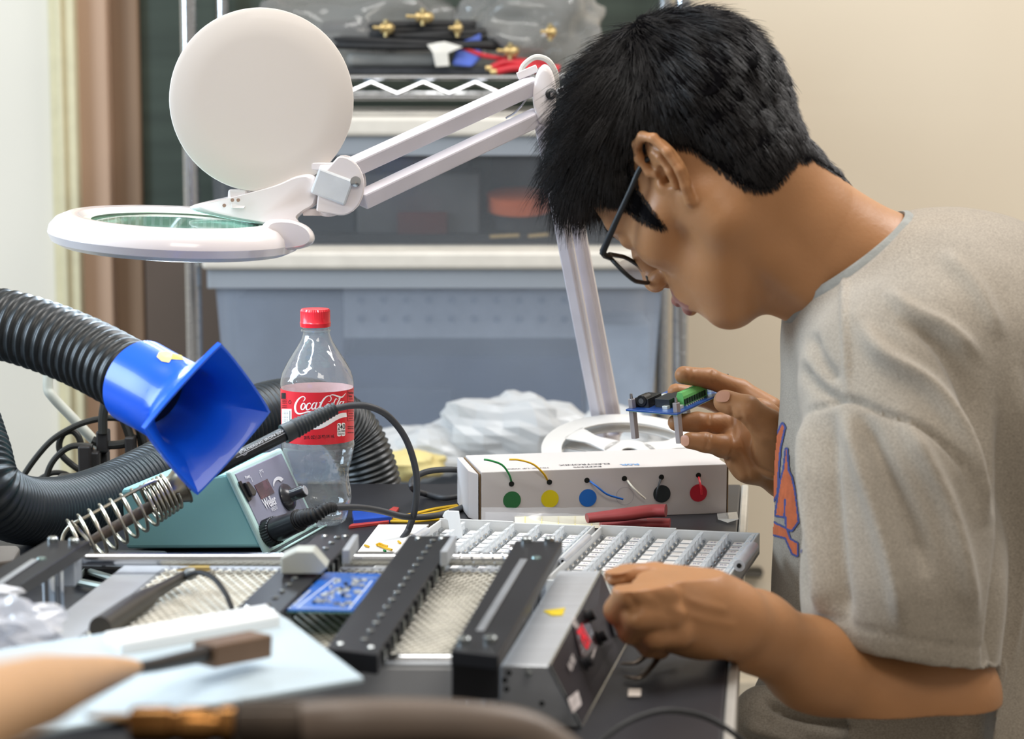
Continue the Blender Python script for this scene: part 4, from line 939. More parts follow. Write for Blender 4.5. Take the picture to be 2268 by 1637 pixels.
# ------------------------------------------------------------------ board preheater
hH = .045
ph = thing('board_preheater', 'large steel circuit board preheater with black clamp rails and red digit control panel', 'preheater', T(760, 1400))
hb = [T(275, 1256, hH), T(1165, 1262, hH), T(1004, 1475, hH), T(0, 1470, hH)]
Msil = mat('satin_aluminium', '#dfe3e8', .34, .55, .05, 5, .04, 250, aniso=(1, 30, 1))
Mpgrey = mat('pale_grey_enamel', '#b9bec4', .42, .3, .03)
MB().plate([p + V(0, 0, -.001) for p in hb], .042).build('heater_body', Msil, ph, bevel=.0015)
def hq(u, v, h=0.0):     # u left to right, v back to front
    a = hb[0].lerp(hb[1], u); b = hb[3].lerp(hb[2], u); return a.lerp(b, v) + V(0, 0, h)
u0 = .115
for q in ([hq(0, 0, .0015), hq(u0, 0, .0015), hq(u0, 1, .0015), hq(0, 1, .0015)],): MB().plate(q, .003).build('side_frame', Mpgrey, ph, bevel=.0008)
for v0, v1 in ((0, .045), (.965, 1.0)):
    MB().plate([hq(u0, v0, .0015), hq(1, v0, .0015), hq(1, v1, .0015), hq(u0, v1, .0015)], .003).build('cross_frame', Mpgrey, ph, bevel=.0008)
MB().plate([hq(u0, .045, -.0002), hq(1, .045, -.0002), hq(1, .965, -.0002), hq(u0, .965, -.0002)], .002).build('heating_plate', mat('ceramic_heater', '#a8a497', .7, 0, .2, 25), ph)
gm = MB()
def wire(a, b, r=.00085):
    d = (b - a).normalized(); x = d.cross(V(0, 0, 1)).normalized() * r
    gm.add([a - x, a + V(0, 0, r), a + x, b - x, b + V(0, 0, r), b + x], [(0, 1, 4, 3), (1, 2, 5, 4)])
Nw = 74
for i in range(-30, Nw):
    for sg in (1, -1):
        # diagonal families clipped to the window u0..1, .045...965
        t0 = i / 44.0
        pts = []
        ua, va, ub, vb = t0, .045, t0 + .46, .965
        if sg < 0: ua, ub = t0 + .46, t0
        # clip in u
        def cl(ua, va, ub, vb):
            if ua > ub: ua, va, ub, vb = ub, vb, ua, va
            if ub <= u0 or ua >= 1: return None
            if ua < u0: va += (vb - va) * (u0 - ua) / (ub - ua); ua = u0
            if ub > 1: vb = va + (vb - va) * (1 - ua) / (ub - ua); ub = 1
            return ua, va, ub, vb
        c = cl(ua, va, ub, vb)
        if c: wire(hq(c[0], c[1], .0010 + .0005 * (sg > 0)), hq(c[2], c[3], .0010 + .0005 * (sg > 0)))
gm.build('wire_mesh', mat('mesh_white_metal', '#eceadf', .4, .1, .1, 60), ph, kind='stuff')
hm = MB()
for i in range(46):
    u = u0 + .01 + (1 - u0 - .02) * i / 45; c = hq(u, .030, .0016); hm.add([c + V(.0016 * math.cos(k * PI / 4), .0016 * math.sin(k * PI / 4), 0) for k in range(8)], [tuple(range(8))])
    v = .05 + .9 * i / 45; c = hq(u0 - .006, v, .0016); hm.add([c + V(.0016 * math.cos(k * PI / 4), .0016 * math.sin(k * PI / 4), 0) for k in range(8)], [tuple(range(8))])
hm.build('frame_perforations', M_blk, ph, kind='stuff')
MB().plate([T(390, 1262, .050), T(420, 1254, .050), T(463, 1252, .050), T(466, 1262, .050)], .001).build('tape_piece', mat('masking_tape', '#cdb26b', .7), ph, label='torn yellow masking tape')

# round rods
def rod(x0, x1, y0, y1, h, r, name='guide_rod'):
    return MB().cyl(T(x0, y0, h), T(x1, y1, h), r, seg=24).build(name, M_chrome, ph, smooth=True)
rod(180, 1150, 1239, 1239, .058, .0052)
rod(100, 1000, 1462, 1462, .046, .0042)
sp_ = MB(); a, b = T(1012, 1239, .058), T(1128, 1239, .058)
co2 = []
for i in range(140):
    t = i / 139; an = 2 * PI * 5 * t; co2.append(a.lerp(b, t) + V(0, math.cos(an), math.sin(an)) * .0056)
sp_.tube(co2, .0009, 6).build('rod_spring', M_chrome, ph, smooth=True)
c = T(1128, 1232, .060); MB().lathe(c, V(1, 0, 0), [(.0085, 0), (.0098, .001), (.0098, .008), (.007, .009)], 28).build('rod_bushing', M_chrome, ph, smooth=True)

# black rails
Mrail = mat('black_anodised', '#26272b', .42, .3, .12, 12); Mstud = mat('stud_steel', '#b9bfc0', .25, 1, .1)
def rail(tl, tr, nr, nl, h, th, name, studs=0, label=None):
    top = [T(*tl, h), T(*tr, h), T(*nr, h), T(*nl, h)]
    o = MB().plate(top, th).build(name, Mrail, ph, bevel=.0008, label=label)
    if studs:
        for i in range(studs):
            t = .06 + .86 * i / (studs - 1); p = top[0].lerp(top[3], t).lerp(top[1].lerp(top[2], t), .60)
            s_ = MB().lathe(p, (0, 0, 1), [(.0024, 0), (.0026, .0014), (.0014, .0020), (0, .0021)], 10, False)
            s_.build('stud', Mstud, o, smooth=True)
        for i in range(studs + 3):   # teeth down the right flank
            t = .05 + .9 * i / (studs + 2); p = top[1].lerp(top[2], t); d = (top[2] - top[1]).normalized(); sd_ = V(-d.y, d.x, 0); sd_ = sd_ if sd_.x > 0 else -sd_
            MB().box(p + sd_ * .0012 + V(0, 0, -th * .48), (.0034, .0026, th * .72), d, sd_).build('tooth', Mstud if i % 2 else Mrail, o)
        for t, w_ in ((.035, .25), (.035, .75), (.965, .2), (.965, .8)):
            p = top[0].lerp(top[3], t).lerp(top[1].lerp(top[2], t), w_)
            MB().lathe(p, (0, 0, 1), [(.0026, 0), (.0026, .001), (.0015, .0018), (0, .0018)], 12, False).build('screw_head', Mstud, o, smooth=True)
    return o
rail((905, 1187), (1009, 1187), (836, 1450), (722, 1436), .072, .014, 'clamp_rail', 15)
rail((702, 1184), (792, 1184), (614, 1364), (520, 1350), .072, .014, 'clamp_rail', 12)
for (x, y) in ((1009, 1195), (792, 1192)):      # raised stop at the far end of each rail
    a = T(x - 18, y + 8, .086); MB().plate([T(x - 10, y - 8, .084), T(x + 2, y - 8, .084), T(x - 18, y + 26, .084), T(x - 34, y + 26, .084)], .012).build('end_stop', Mpgrey, ph, bevel=.0006)
# bracket block on the back rod
yk = T(670, 1262, .078).y
bq = [P(x, y, yk) for x, y in ((622, 1236), (655, 1221), (694, 1221), (726, 1257), (710, 1272), (622, 1272))]
MB().prism(bq, V(0, .022, 0)).build('rod_clamp', mat('warm_grey_block', '#c3c7c0', .45, .1, .03), ph, bevel=.0012)
# end plates with slots
pr = rail((1142, 1198), (1246, 1199), (1104, 1453), (998, 1441), .078, .010, 'end_plate', label='right black end plate with a long slot')
pl_ = rail((105, 1196), (200, 1198), (4, 1322), (-110, 1318), .078, .010, 'end_plate', label='left brownish black end plate with a slot')
def slot(par, a, b, h, w_):
    A, B = T(*a, h), T(*b, h); d = (B - A).normalized(); s_ = V(-d.y, d.x, 0) * w_
    MB().plate([A + s_, B + s_, B - s_, A - s_], .0006).build('slot_insert', mat('bright_slot_metal', '#d3d8df', .3, .8), par, bevel=.0002)
slot(pr, (1160, 1238), (1063, 1396), .0788, .0028)
slot(pl_, (78, 1238), (-30, 1310), .0788, .0030)
for par, pts in ((pr, [(1166, 1201), (1217, 1200), (1028, 1424), (1086, 1422)]), (pl_, [(117, 1201), (163, 1204)])):
    for x, y in pts:
        MB().lathe(T(x, y, .078), (0, 0, 1), [(.0045, 0), (.0045, .0035), (.0035, .0045), (0, .0046)], 20, False).build('cap_screw', Mstud, par, smooth=True, sharp=40)
for par, (x, y), w_ in ((pr, (1188, 1236), .0045), (pl_, (92, 1238), .0045)):
    MB().lathe(T(x, y, .078), (0, 0, 1), [(.004, 0), (.0035, .0012), (0, .0014)], 16, False).build('slot_screw', mat('greenish_steel', '#8fa6a4', .3, .8), par, smooth=True)
# supports under the plates
for x, y in ((108, 1262), (1050, 1452), (1085, 1440), (1195, 1212)):
    b0 = T(x, y, .068); MB().lathe((b0.x, b0.y, TZ), (0, 0, 1), [(.0058, 0), (.0058, .068)], 24).build('support_post', M_chrome, ph, smooth=True)
b0 = T(131, 1262, .068); MB().lathe((b0.x + .001, b0.y, TZ), (0, 0, 1), [(.0022, 0), (.0022, .068)], 12).build('support_post', M_chrome, ph, smooth=True)
q = T(1050, 1452, .068); MB().box(q + V(.001, .004, -.014), (.032, .020, .030)).build('end_block', Mrail, ph, bevel=.001)
q = T(118, 1255, .060); MB().box(q + V(.004, .012, -.006), (.028, .03, .02)).build('end_block', Mpgrey, ph, bevel=.001)

# control box
cb = thing('control_box', 'steel control box of the preheater with sloped black panel and red digits', 'control box', T(1250, 1560))
ct = [T(1238, 1264, .05), T(1330, 1264, .05), T(1215, 1476, .05), T(1108, 1474, .05)]
cbm = [T(1245, 1330, 0), T(1392, 1416, 0), T(1286, 1612, 0), T(1103, 1608, 0)]
MB().hexa([cbm[3], cbm[2], cbm[1], cbm[0], ct[3], ct[2], ct[1], ct[0]]).build('housing', Msil, cb, bevel=.0015)
pa, pb_, pc_, pd = ct[1], ct[2], cbm[2], cbm[1]
pn2 = (pb_ - pa).cross(pd - pa).normalized()
if pn2.x < 0: pn2 = -pn2
def q4(u, v, d=0): return pa.lerp(pb_, u).lerp(pd.lerp(pc_, u), v) + pn2 * d
panel2 = MB().prism([q4(.012, .03), q4(.985, .03), q4(.985, .97), q4(.012, .97)], pn2 * .0012).build('control_panel', mat('panel_dark_grey', '#3b383c', .4, .2, .1, 6), cb, bevel=.0004)
for e0, e1 in (((0, 0), (1, 0)), ((0, 1), (1, 1)), ((0, 0), (0, 1)), ((1, 0), (1, 1))):
    MB().tube([q4(*e0, .0006), q4(*e1, .0006)], .0011, 8).build('panel_edge', Mstud, cb, smooth=True)
def cp2(px, py, d=.0016): return on_plane(px, py, pa + pn2 * d, pn2)
Uu = (pb_ - pa).normalized(); Vv = (pa - pd); Vv = (Vv - Uu * Vv.dot(Uu)).normalized()
MB().prism([cp2(1272, 1395), cp2(1302, 1370), cp2(1322, 1432), cp2(1290, 1462)], pn2 * .0006).build('display_window', mat('dark_red_window', '#3a1519', .15, 0, .1, coat=.4), cb)
dg = MB(); base_ = cp2(1296, 1412, .0026)
put_text(dg, '185', 1, lambda a, b: base_ + Uu * a * .020 + Vv * b * .022, bold=.02)
dg.build('red_digits', mat('red_led', '#e01a2e', .4, emit='#ff2338', estr=.35), cb, label='glowing red digits')
Mbt = mat('button_black', '#18181c', .3)
for x, y in ((1300, 1368), (1326, 1414), (1293, 1470)):
    c = cp2(x, y, .001); MB().lathe(c, pn2, [(.006, 0), (.006, .0015), (.0042, .002), (.0042, .006), (.0035, .0068), (0, .007)], 24, False).build('button', Mbt, cb, smooth=True, sharp=40)
c = cp2(1360, 1376, .001); MB().prism([cp2(1349, 1372), cp2(1362, 1360), cp2(1374, 1400), cp2(1360, 1412)], pn2 * .005).build('rocker_switch', Mbt, cb, bevel=.001)
wl2 = MB()
for cx, cy, tx, sz in ((1275, 1382, 'TEMP', .0075), (1285, 1395, 'SET', .006), (1270, 1462, 'TIME', .006), (1264, 1476, 'RUN', .006), (1272, 1556, 'PREHEATER', .0062)):
    o = cp2(cx, cy, .0022); put_text(wl2, tx, 1, lambda a, b, o=o, sz=sz: o + Uu * a * sz + Vv * b * sz * 1.3, bold=.03)
for x0, y0, x1, y1, x2, y2, x3, y3 in ((1258, 1548, 1280, 1530, 1288, 1560, 1268, 1580),):
    wl2.add([cp2(x0, y0, .0018), cp2(x1, y1, .0018), cp2(x2, y2, .0018), cp2(x3, y3, .0018)], [(0, 1, 2, 3)])
wl2.add([cp2(1310, 1455, .002), cp2(1319, 1430, .002), cp2(1322, 1433, .002), cp2(1313, 1460, .002)], [(0, 1, 2, 3)])
wl2.build('white_lettering', mat('panel_print', '#cfc6c4', .5), panel2)
MB().plate([T(1203, 1352, .0508), T(1252, 1346, .0508), T(1246, 1362, .0508), T(1222, 1363, .0508)], .0004).build('warning_sticker', mat('warning_yellow', '#dcc32c', .5, 0, .15, 90), cb, label='yellow warning sticker')
fn = MB(); fy = (ct[3] + ct[2]) / 2
for x, y, r in ((1171, 1492, .0026),):
    c = on_plane(x, y, ct[2].lerp(cbm[2], .0) + V(0, -.0015, 0), V(0, 1, 0)); MB().lathe(c + V(0, .002, 0), (0, -1, 0), [(r, 0), (r, .002), (0, .0028)], 16, False).build('screw', Mstud, cb, smooth=True)
for x, y in ((1127, 1492), (1118, 1508), (1122, 1528), (1200, 1560)):
    c = on_plane(x, y, ct[2] + V(0, -.002, 0), V(0, 1, 0)); MB().lathe(c + V(0, .002, 0), (0, -1, 0), [(.0020, 0), (.0020, .0009)], 12).build('vent_hole', M_blk, cb)

# blue board on the heater
brd = thing('blue_circuit_board', 'bright blue circuit board clamped between the black rails of the preheater', 'circuit board', T(745, 1310, .07))
bq = [T(722, 1268, .070), T(850, 1271, .070), T(782, 1352, .070), T(636, 1350, .070)]
Mpcb = mat('blue_solder_mask', '#1f66c4', .3, 0, .12, 80, coat=.3)
MB().plate(bq, .0016).build('board', Mpcb, brd, bevel=.0002)
MB().plate([p - V(0, 0, .0016) for p in bq], .0006).build('board_edge', mat('green_board_edge', '#8fc9b4', .5), brd)
def bq_(u, v, h=0.0): return bq[0].lerp(bq[1], u).lerp(bq[3].lerp(bq[2], u), v) + V(0, 0, h)
random.seed(3)
Mtin = mat('tinned_solder', '#d8d9cf', .35, .5, .1); Mchip = mat('chip_black', '#222428', .4)
for i in range(46):
    u, v = random.uniform(.30, .86), random.uniform(.22, .92); w_ = random.uniform(.002, .005); dpt = random.uniform(.002, .004)
    MB().box(bq_(u, v, .0008), (w_, dpt, .0016)).build('chip', Mtin if random.random() < .85 else Mchip, brd)
for i in range(14): MB().lathe(bq_(random.uniform(.3, .9), random.uniform(.2, .95), 0), (0, 0, 1), [(.0016, 0), (.0012, .0012), (0, .0015)], 10, False).build('solder_joint', Mtin, brd, smooth=True)
wm = MB()
def wl_(u0_, v0_, u1_, v1_): 
    a, b = bq_(u0_, v0_, .0001), bq_(u1_, v1_, .0001); d = (b - a).normalized(); s_ = V(-d.y, d.x, 0) * .0005; wm.quad(a - s_, b - s_, b + s_, a + s_)
for a in ((.25, .15, .12, .95), (.12, .95, .92, .97), (.9, .2, .92, .97), (.5, .12, .95, .12), (.05, .5, .03, .9)): wl_(*a)
wm.build('white_tracks', mat('silk_white', '#e4e9ee', .5), brd)

# ------------------------------------------------------------------ parts tray with flip lids
hT = .022
tBL, tBR, tNR = T(975, 1150, hT), T(1683, 1180, hT), T(1597, 1303, hT)
tX = tBR - tBL; tYv = tNR - tBR
nc, nrw = 6, 12
Mtray = mat('pale_grey_tray_plastic', '#d2d4d4', .45, 0, .02); Mlid = film('frosted_lid_plastic', '#f6f9fb', .05, .25, .35, scale=60)
Mlab = mat('white_paper_label', '#fbfaf8', .7, 0, .02, 200); Mpen = mat('blue_pen', '#6f78a8', .6); Mout = mat('lid_outline_grey', '#a4a8ae', .5)
gap = .018
def traypt(u, v, z): return tBL + tX * u + tYv * v + V(0, 0, z - hT)
for ti, (ua, ub, lab) in enumerate(((0, .5 - gap / 2, 'left one of the two grey parts trays with white flip lids, behind the black rails'), (.5 + gap / 2, 1.0, 'right one of the two grey parts trays with white flip lids, under the lowered hand'))):
    tr_ = thing('parts_tray', lab, 'tray', traypt((ua + ub) / 2, .5, .002))
    def tp(u, v, z): return traypt(ua + (ub - ua) * u, v, z)
    MB().plate([tp(0, 0, .005), tp(1, 0, .005), tp(1, 1, .005), tp(0, 1, .005)], .0035).build('floor_plate', Mtray, tr_)
    e = .012
    for nm, q in (('back_rim', [(0, 0), (1, 0), (1, e), (0, e)]), ('front_rim', [(0, 1 - e), (1, 1 - e), (1, 1), (0, 1)]), ('side_rim', [(0, e), (.014, e), (.014, 1 - e), (0, 1 - e)]), ('side_rim', [(.986, e), (1, e), (1, 1 - e), (.986, 1 - e)])):
        MB().plate([tp(u, v, hT) for u, v in q], hT - .0015).build(nm, Mtray, tr_, bevel=.0007)
    MB().plate([tp(0 if ti == 0 else .0, 0, hT + .0012), tp(.48, 0, hT + .0012), tp(.48, e, hT + .0012), tp(0, e, hT + .0012)], .002).build('rim_step', Mtray, tr_, bevel=.0004)
    cx = (ub - ua) * tX / nc * .96; cy = tYv / nrw * .965
    o0 = tp(.024, .022, .012)
    # masters in cell coordinates, origin at the cell's back-left corner
    def cellpt(u, v, z): return cx * u + cy * v + V(0, 0, z)
    ml = MB(); ml.plate([cellpt(.10, .06, 0), cellpt(.90, .06, 0), cellpt(.90, .94, 0), cellpt(.10, .94, 0)], .003)
    ml.mi(1).plate([cellpt(.14, .10, .0010), cellpt(.62, .10, .0010), cellpt(.62, .86, .0010), cellpt(.14, .86, .0010)], .001)
    ml.mi(2).plate([cellpt(.17, .14, .0016), cellpt(.59, .14, .0016), cellpt(.59, .80, .0016), cellpt(.17, .80, .0016)], .001)
    mt = MB()
    prof = [(.58, .0), (.62, .0040), (.72, .0072), (.84, .0100), (.97, .0102), (.92, .0065), (.94, .0035), (.98, .0)]
    mt.prism([cellpt(u, .10, z) for u, z in prof], cy * .66)
    mh = MB(); mh.cyl(cellpt(.0, .08, .002), cellpt(.0, .46, .002), .0017, seg=10)
    mh2 = mh.mi(0)
    first = True; objs = {}
    for j in range(nrw):
        for i in range(nc):
            if ti == 0 and i < 2 and j > 8: pass
            pos = o0 + cx * i + cy * j
            for nm, mb_, mm in (('flip_lid', ml, [Mlid, Mout, Mlab]), ('lid_latch', mt, [Mlid]), ('hinge_pin', mh, [M_chrome])):
                if nm not in objs:
                    o = bpy.data.objects.new(nm, None) if False else None
                    me = bpy.data.meshes.new(nm); me.from_pydata([tuple(v) for v in mb_.v], [], mb_.f)
                    for x in mm: me.materials.append(x)
                    me.polygons.foreach_set('material_index', mb_.m); objs[nm] = me
                if ti == 0 and (i, j) in ((0, 1),) and nm != 'hinge_pin': continue
                ob = bpy.data.objects.new(nm, objs[nm]); COL.objects.link(ob); ob.parent = tr_; ob.location = pos - tr_.location
    # pen numbers on some labels
    pm = MB(); random.seed(5 + ti)
    cols_ = (0, 1, 4, 5) if ti else (3, 4, 5)
    for i in cols_:
        for j in range(nrw):
            o = o0 + cx * i + cy * j
            put = random.choice(['R5', '10', '4k', '22', '1u', 'C3', '47'])
            v_, f_ = text_geo(put, 1)
            pm.add([o + cx * .38 + cy * .5 + V(0, 0, .0018) + cx.normalized() * a * .0062 - cy.normalized() * b * .0062 for a, b in v_], f_)
    pm.build('pen_marks', Mpen, tr_, kind='stuff')
    def handle(p0, p1, r, h):
        a, b = T(*p0, h), T(*p1, h); d = (b - a).normalized()
        hnd = MB().cyl(a, b, r, seg=22).build('barrel_hinge', mat('silver_grey_plastic', '#c3c6cc', .35, .2), tr_, smooth=True)
        MB().cyl(b, b + d * .0006, r * .42, seg=14).build('hinge_bore', M_blk, hnd)
    if ti:
        handle((1668, 1212), (1637, 1253), .0052, .026)
    else:
        handle((1303, 1190), (1246, 1243), .0032, .022); handle((944, 1176), (916, 1193), .0038, .020)
        # one lid standing open
        oo = T(1012, 1192, .012)
        q0 = [oo + V(-.006, 0, 0), oo + V(.006, -.002, 0), oo + V(.002, .002, .026), oo + V(-.010, .004, .026)]
        MB().prism(q0, V(0, .002, 0)).build('open_lid', Mlid, tr_, bevel=.0006)
        MB().prism([oo + V(-.014, .004, .020), oo + V(-.008, .003, .016), oo + V(-.008, .004, .026), oo + V(-.012, .004, .024)], V(0, .006, 0)).build('open_lid_latch', Mlid, tr_, bevel=.0004)

# ------------------------------------------------------------------ foreground: sheet, brush, wand, connector, cables
sh = thing('metal_sheet', 'pale blue-grey sheet lying across the near left corner of the preheater', 'sheet', T(350, 1480, .085))
sq = [T(-160, 1462, .085), T(228, 1402, .085), T(592, 1342, .085), T(640, 1372, .085), T(806, 1500, .085), T(500, 1553, .085), T(90, 1618, .085), T(-60, 1645, .085), T(-500, 1700, .085)]
MB().plate(sq, .004).build('plate', mat('pale_blue_grey_sheet', '#bfd0da', .45, .05, .02, 2), sh, bevel=.0012)
MB().plate([T(228, 1399, .093), T(590, 1337, .093), T(622, 1362, .093), T(268, 1424, .093)], .010).build('edge_highlight_strip', mat('highlight_white', '#f2f5f6', .5, 0, .01), sh, bevel=.002)  # bright bevel highlight of the sheet, built as a raised white strip
# wooden handled brush
br_ = thing('brush', 'wooden handled brush with black shaft and brown block end lying on the pale sheet', 'brush', P(250, 1487, 1.25))
MB().tube(catmull([P(300, 1478, 1.26), P(235, 1490, 1.18), P(150, 1512, 1.02), P(60, 1540, .86), P(-60, 1580, .72), P(-200, 1640, .62)], 6), [.004 + .0115 * min(1, (i / 16)) ** .8 for i in range(31)], 24).build('wooden_handle', mat('beech_wood', '#d8ac80', .5, 0, .06, 12, aniso=(1, 8, 8)), br_, smooth=True)
MB().tube([P(232, 1492, 1.25), P(340, 1474, 1.30), P(458, 1448, 1.36)], [.003, .0042, .0052], 16).build('shaft', mat('dark_shaft', '#2c2826', .4, .3), br_, smooth=True)
a, b = P(452, 1450, 1.36), P(578, 1426, 1.40)
MB().box((a + b) / 2, ((b - a).length, .02, .0145), b - a).build('block_end', mat('dark_brown_block', '#6f5642', .55, 0, .12, 20), br_, bevel=.001)
# black wand with curved lead on the mesh
wd = thing('suction_wand', 'black wand with a curved lead resting on the white mesh of the preheater', 'wand', T(330, 1330, .05))
MB().tube([T(222, 1392, .056), T(290, 1346, .056), T(326, 1324, .056), T(342, 1313, .056), T(412, 1274, .058)], [.0088, .0088, .0078, .0056, .0040], 20).build('barrel', mat('dark_wand', '#3a3733', .45), wd, smooth=True)
MB().lathe(T(412, 1274, .060), (T(432, 1268, .062) - T(412, 1274, .060)), [(.0045, 0), (.0055, .003), (.004, .008)], 14).build('grey_tip', mat('grey_tip_metal', '#8f9496', .4, .6), wd, smooth=True)
MB().tube(catmull([T(415, 1276, .060), T(440, 1268, .068), T(472, 1280, .068), T(498, 1312, .062), T(514, 1348, .052)], 8), .0022, 10).build('lead', M_rub, wd, smooth=True)
# brass connector and its hose at the very front
cn = thing('brass_connector', 'blurred brass connector with a long pin at the bottom edge of the picture', 'connector', P(420, 1600, 1.05))
yc = 1606
MB().tube([P(190, 1585, 1.04), P(290, 1594, 1.05)], [.0012, .0030], 12).build('pin', mat('dull_brass', '#a98252', .3, 1, .15), cn, smooth=True)
MB().lathe(P(286, yc, 1.05), (1, 0, .0), [(.004, 0), (.0085, .001), (.0092, .004), (.0092, .020), (.0080, .021), (.0080, .024), (.0092, .025), (.0092, .038), (.0078, .040), (.0078, .044), (.0098, .045), (.0098, .051)], 32).build('brass_body', mat('polished_brass', '#8a6238', .26, 1, .2, 30), cn, smooth=True, sharp=40)
kk = MB().lathe(P(526, yc, 1.05), (1, 0, 0), [(.008, 0), (.0118, .001), (.0122, .012), (.0122, .030), (.0105, .032)], 48)
for i, v in enumerate(kk.v):
    if (i % 48) % 2 and 48 <= i < 192: v.z += (P(526, yc, 1.05).z - v.z) * .06
kk.build('knurled_collar', mat('dark_bronze', '#3d342c', .45, .5, .2), cn, smooth=True, sharp=25)
tag(MB().tube(catmull([P(675, yc, 1.05), P(760, 1600, 1.05), P(900, 1598, 1.06), P(1050, 1606, 1.07), P(1180, 1632, 1.08), P(1300, 1720, 1.08)], 8), .0112, 24).build('thick_hose', mat('grey_brown_hose', '#6e6055', .42, 0, .12, 8), smooth=True), 'blurred thick grey-brown hose along the bottom edge, running from the brass connector', 'hose')
z_ = P(500, yc, 1.05).z - .0125
tag(MB().box((P(600, yc, 1.05).x, 1.05, z_ - .035), (.24, .05, .07)).build('foam_block', mat('black_foam', '#202022', .8)), 'black foam block holding the brass connector, below the picture edge', 'block')
tag(MB().tube(catmull([P(1290, 1680, 1.42), P(1350, 1625, 1.44), P(1410, 1590, 1.46), P(1480, 1574, 1.48), P(1560, 1588, 1.50), P(1625, 1625, 1.50), P(1680, 1680, 1.5)], 8), .0021, 10).build('black_cable', M_rub, smooth=True), 'thin black cable arching over the bench corner at the bottom edge', 'cable')
# odds and ends near the hand
for k, (pts, lab) in enumerate([([(1376, 1470, .004), (1408, 1468, .006), (1432, 1452, .010), (1470, 1440, .012), (1500, 1432, .012)], 'upper'), ([(1384, 1498, .003), (1412, 1501, .004), (1432, 1488, .006), (1462, 1452, .012)], 'lower')]):
    tag(MB().tube(catmull([T(*p) for p in pts], 8), [.0016 + .0018 * min(1, i / 12) for i in range(8 * (len(pts) - 1) + 1)], 12, flat=.6).build('steel_tool_jaw', mat('dark_steel', '#7a7067', .3, .9, .1), smooth=True), 'curved steel tool end under the lowered hand, the %s of two' % lab, 'tool', 'steel tools under the hand')
q = [T(1392, 1527, .0012), T(1420, 1527, .0012), T(1419, 1543, .0012), T(1391, 1543, .0012)]
tag(MB().prism(q, V(0, 0, .0006)).build('paper_bit', mat('pinkish_white_paper', '#d9cfc6', .7)), 'small pinkish white paper bit on the dark bench in front of the control box', 'paper')
MBAG = film('crinkled_clear_bag', '#e8ebf3', .2, .12, .6, scale=60)
tag(blob(T(20, 1402, .075), .035, .03, .022, 12.5, .5, 26, 16, 2.2).build('crumpled_bag', MBAG), 'crumpled clear plastic bag at the left picture edge in front of the end plate', 'bag')
tag(blob(T(8, 1312, .082), .012, .006, .004, 2.5, .5, 16, 10, 2.2).build('paper_scrap', mat('bright_white_scrap', '#eef0f6', .6)), 'small white scrap on the left black end plate', 'scrap')
for k, (pts, lab) in enumerate([([(168, 1285), (190, 1264), (258, 1284)], 'upper'), ([(170, 1288), (230, 1300)], 'lower')]):
    tag(MB().tube([T(x, y, .006) for x, y in pts], .0035, 8).build('tweezer_leg', mat('grey_green_steel', '#8b918a', .4, .6)), 'grey steel tweezer piece on the bench behind the left post, the %s one' % lab, 'tweezers', 'tweezer pieces')
tag(MB().plate([T(-60, 1208, .03), T(38, 1208, .03), T(44, 1214, .03), T(30, 1240, .03), T(-60, 1250, .03)], .03).build('brown_box', mat('grey_brown_box', '#6e675f', .6), bevel=.002), 'low grey-brown box at the left picture edge behind the end plate', 'box')
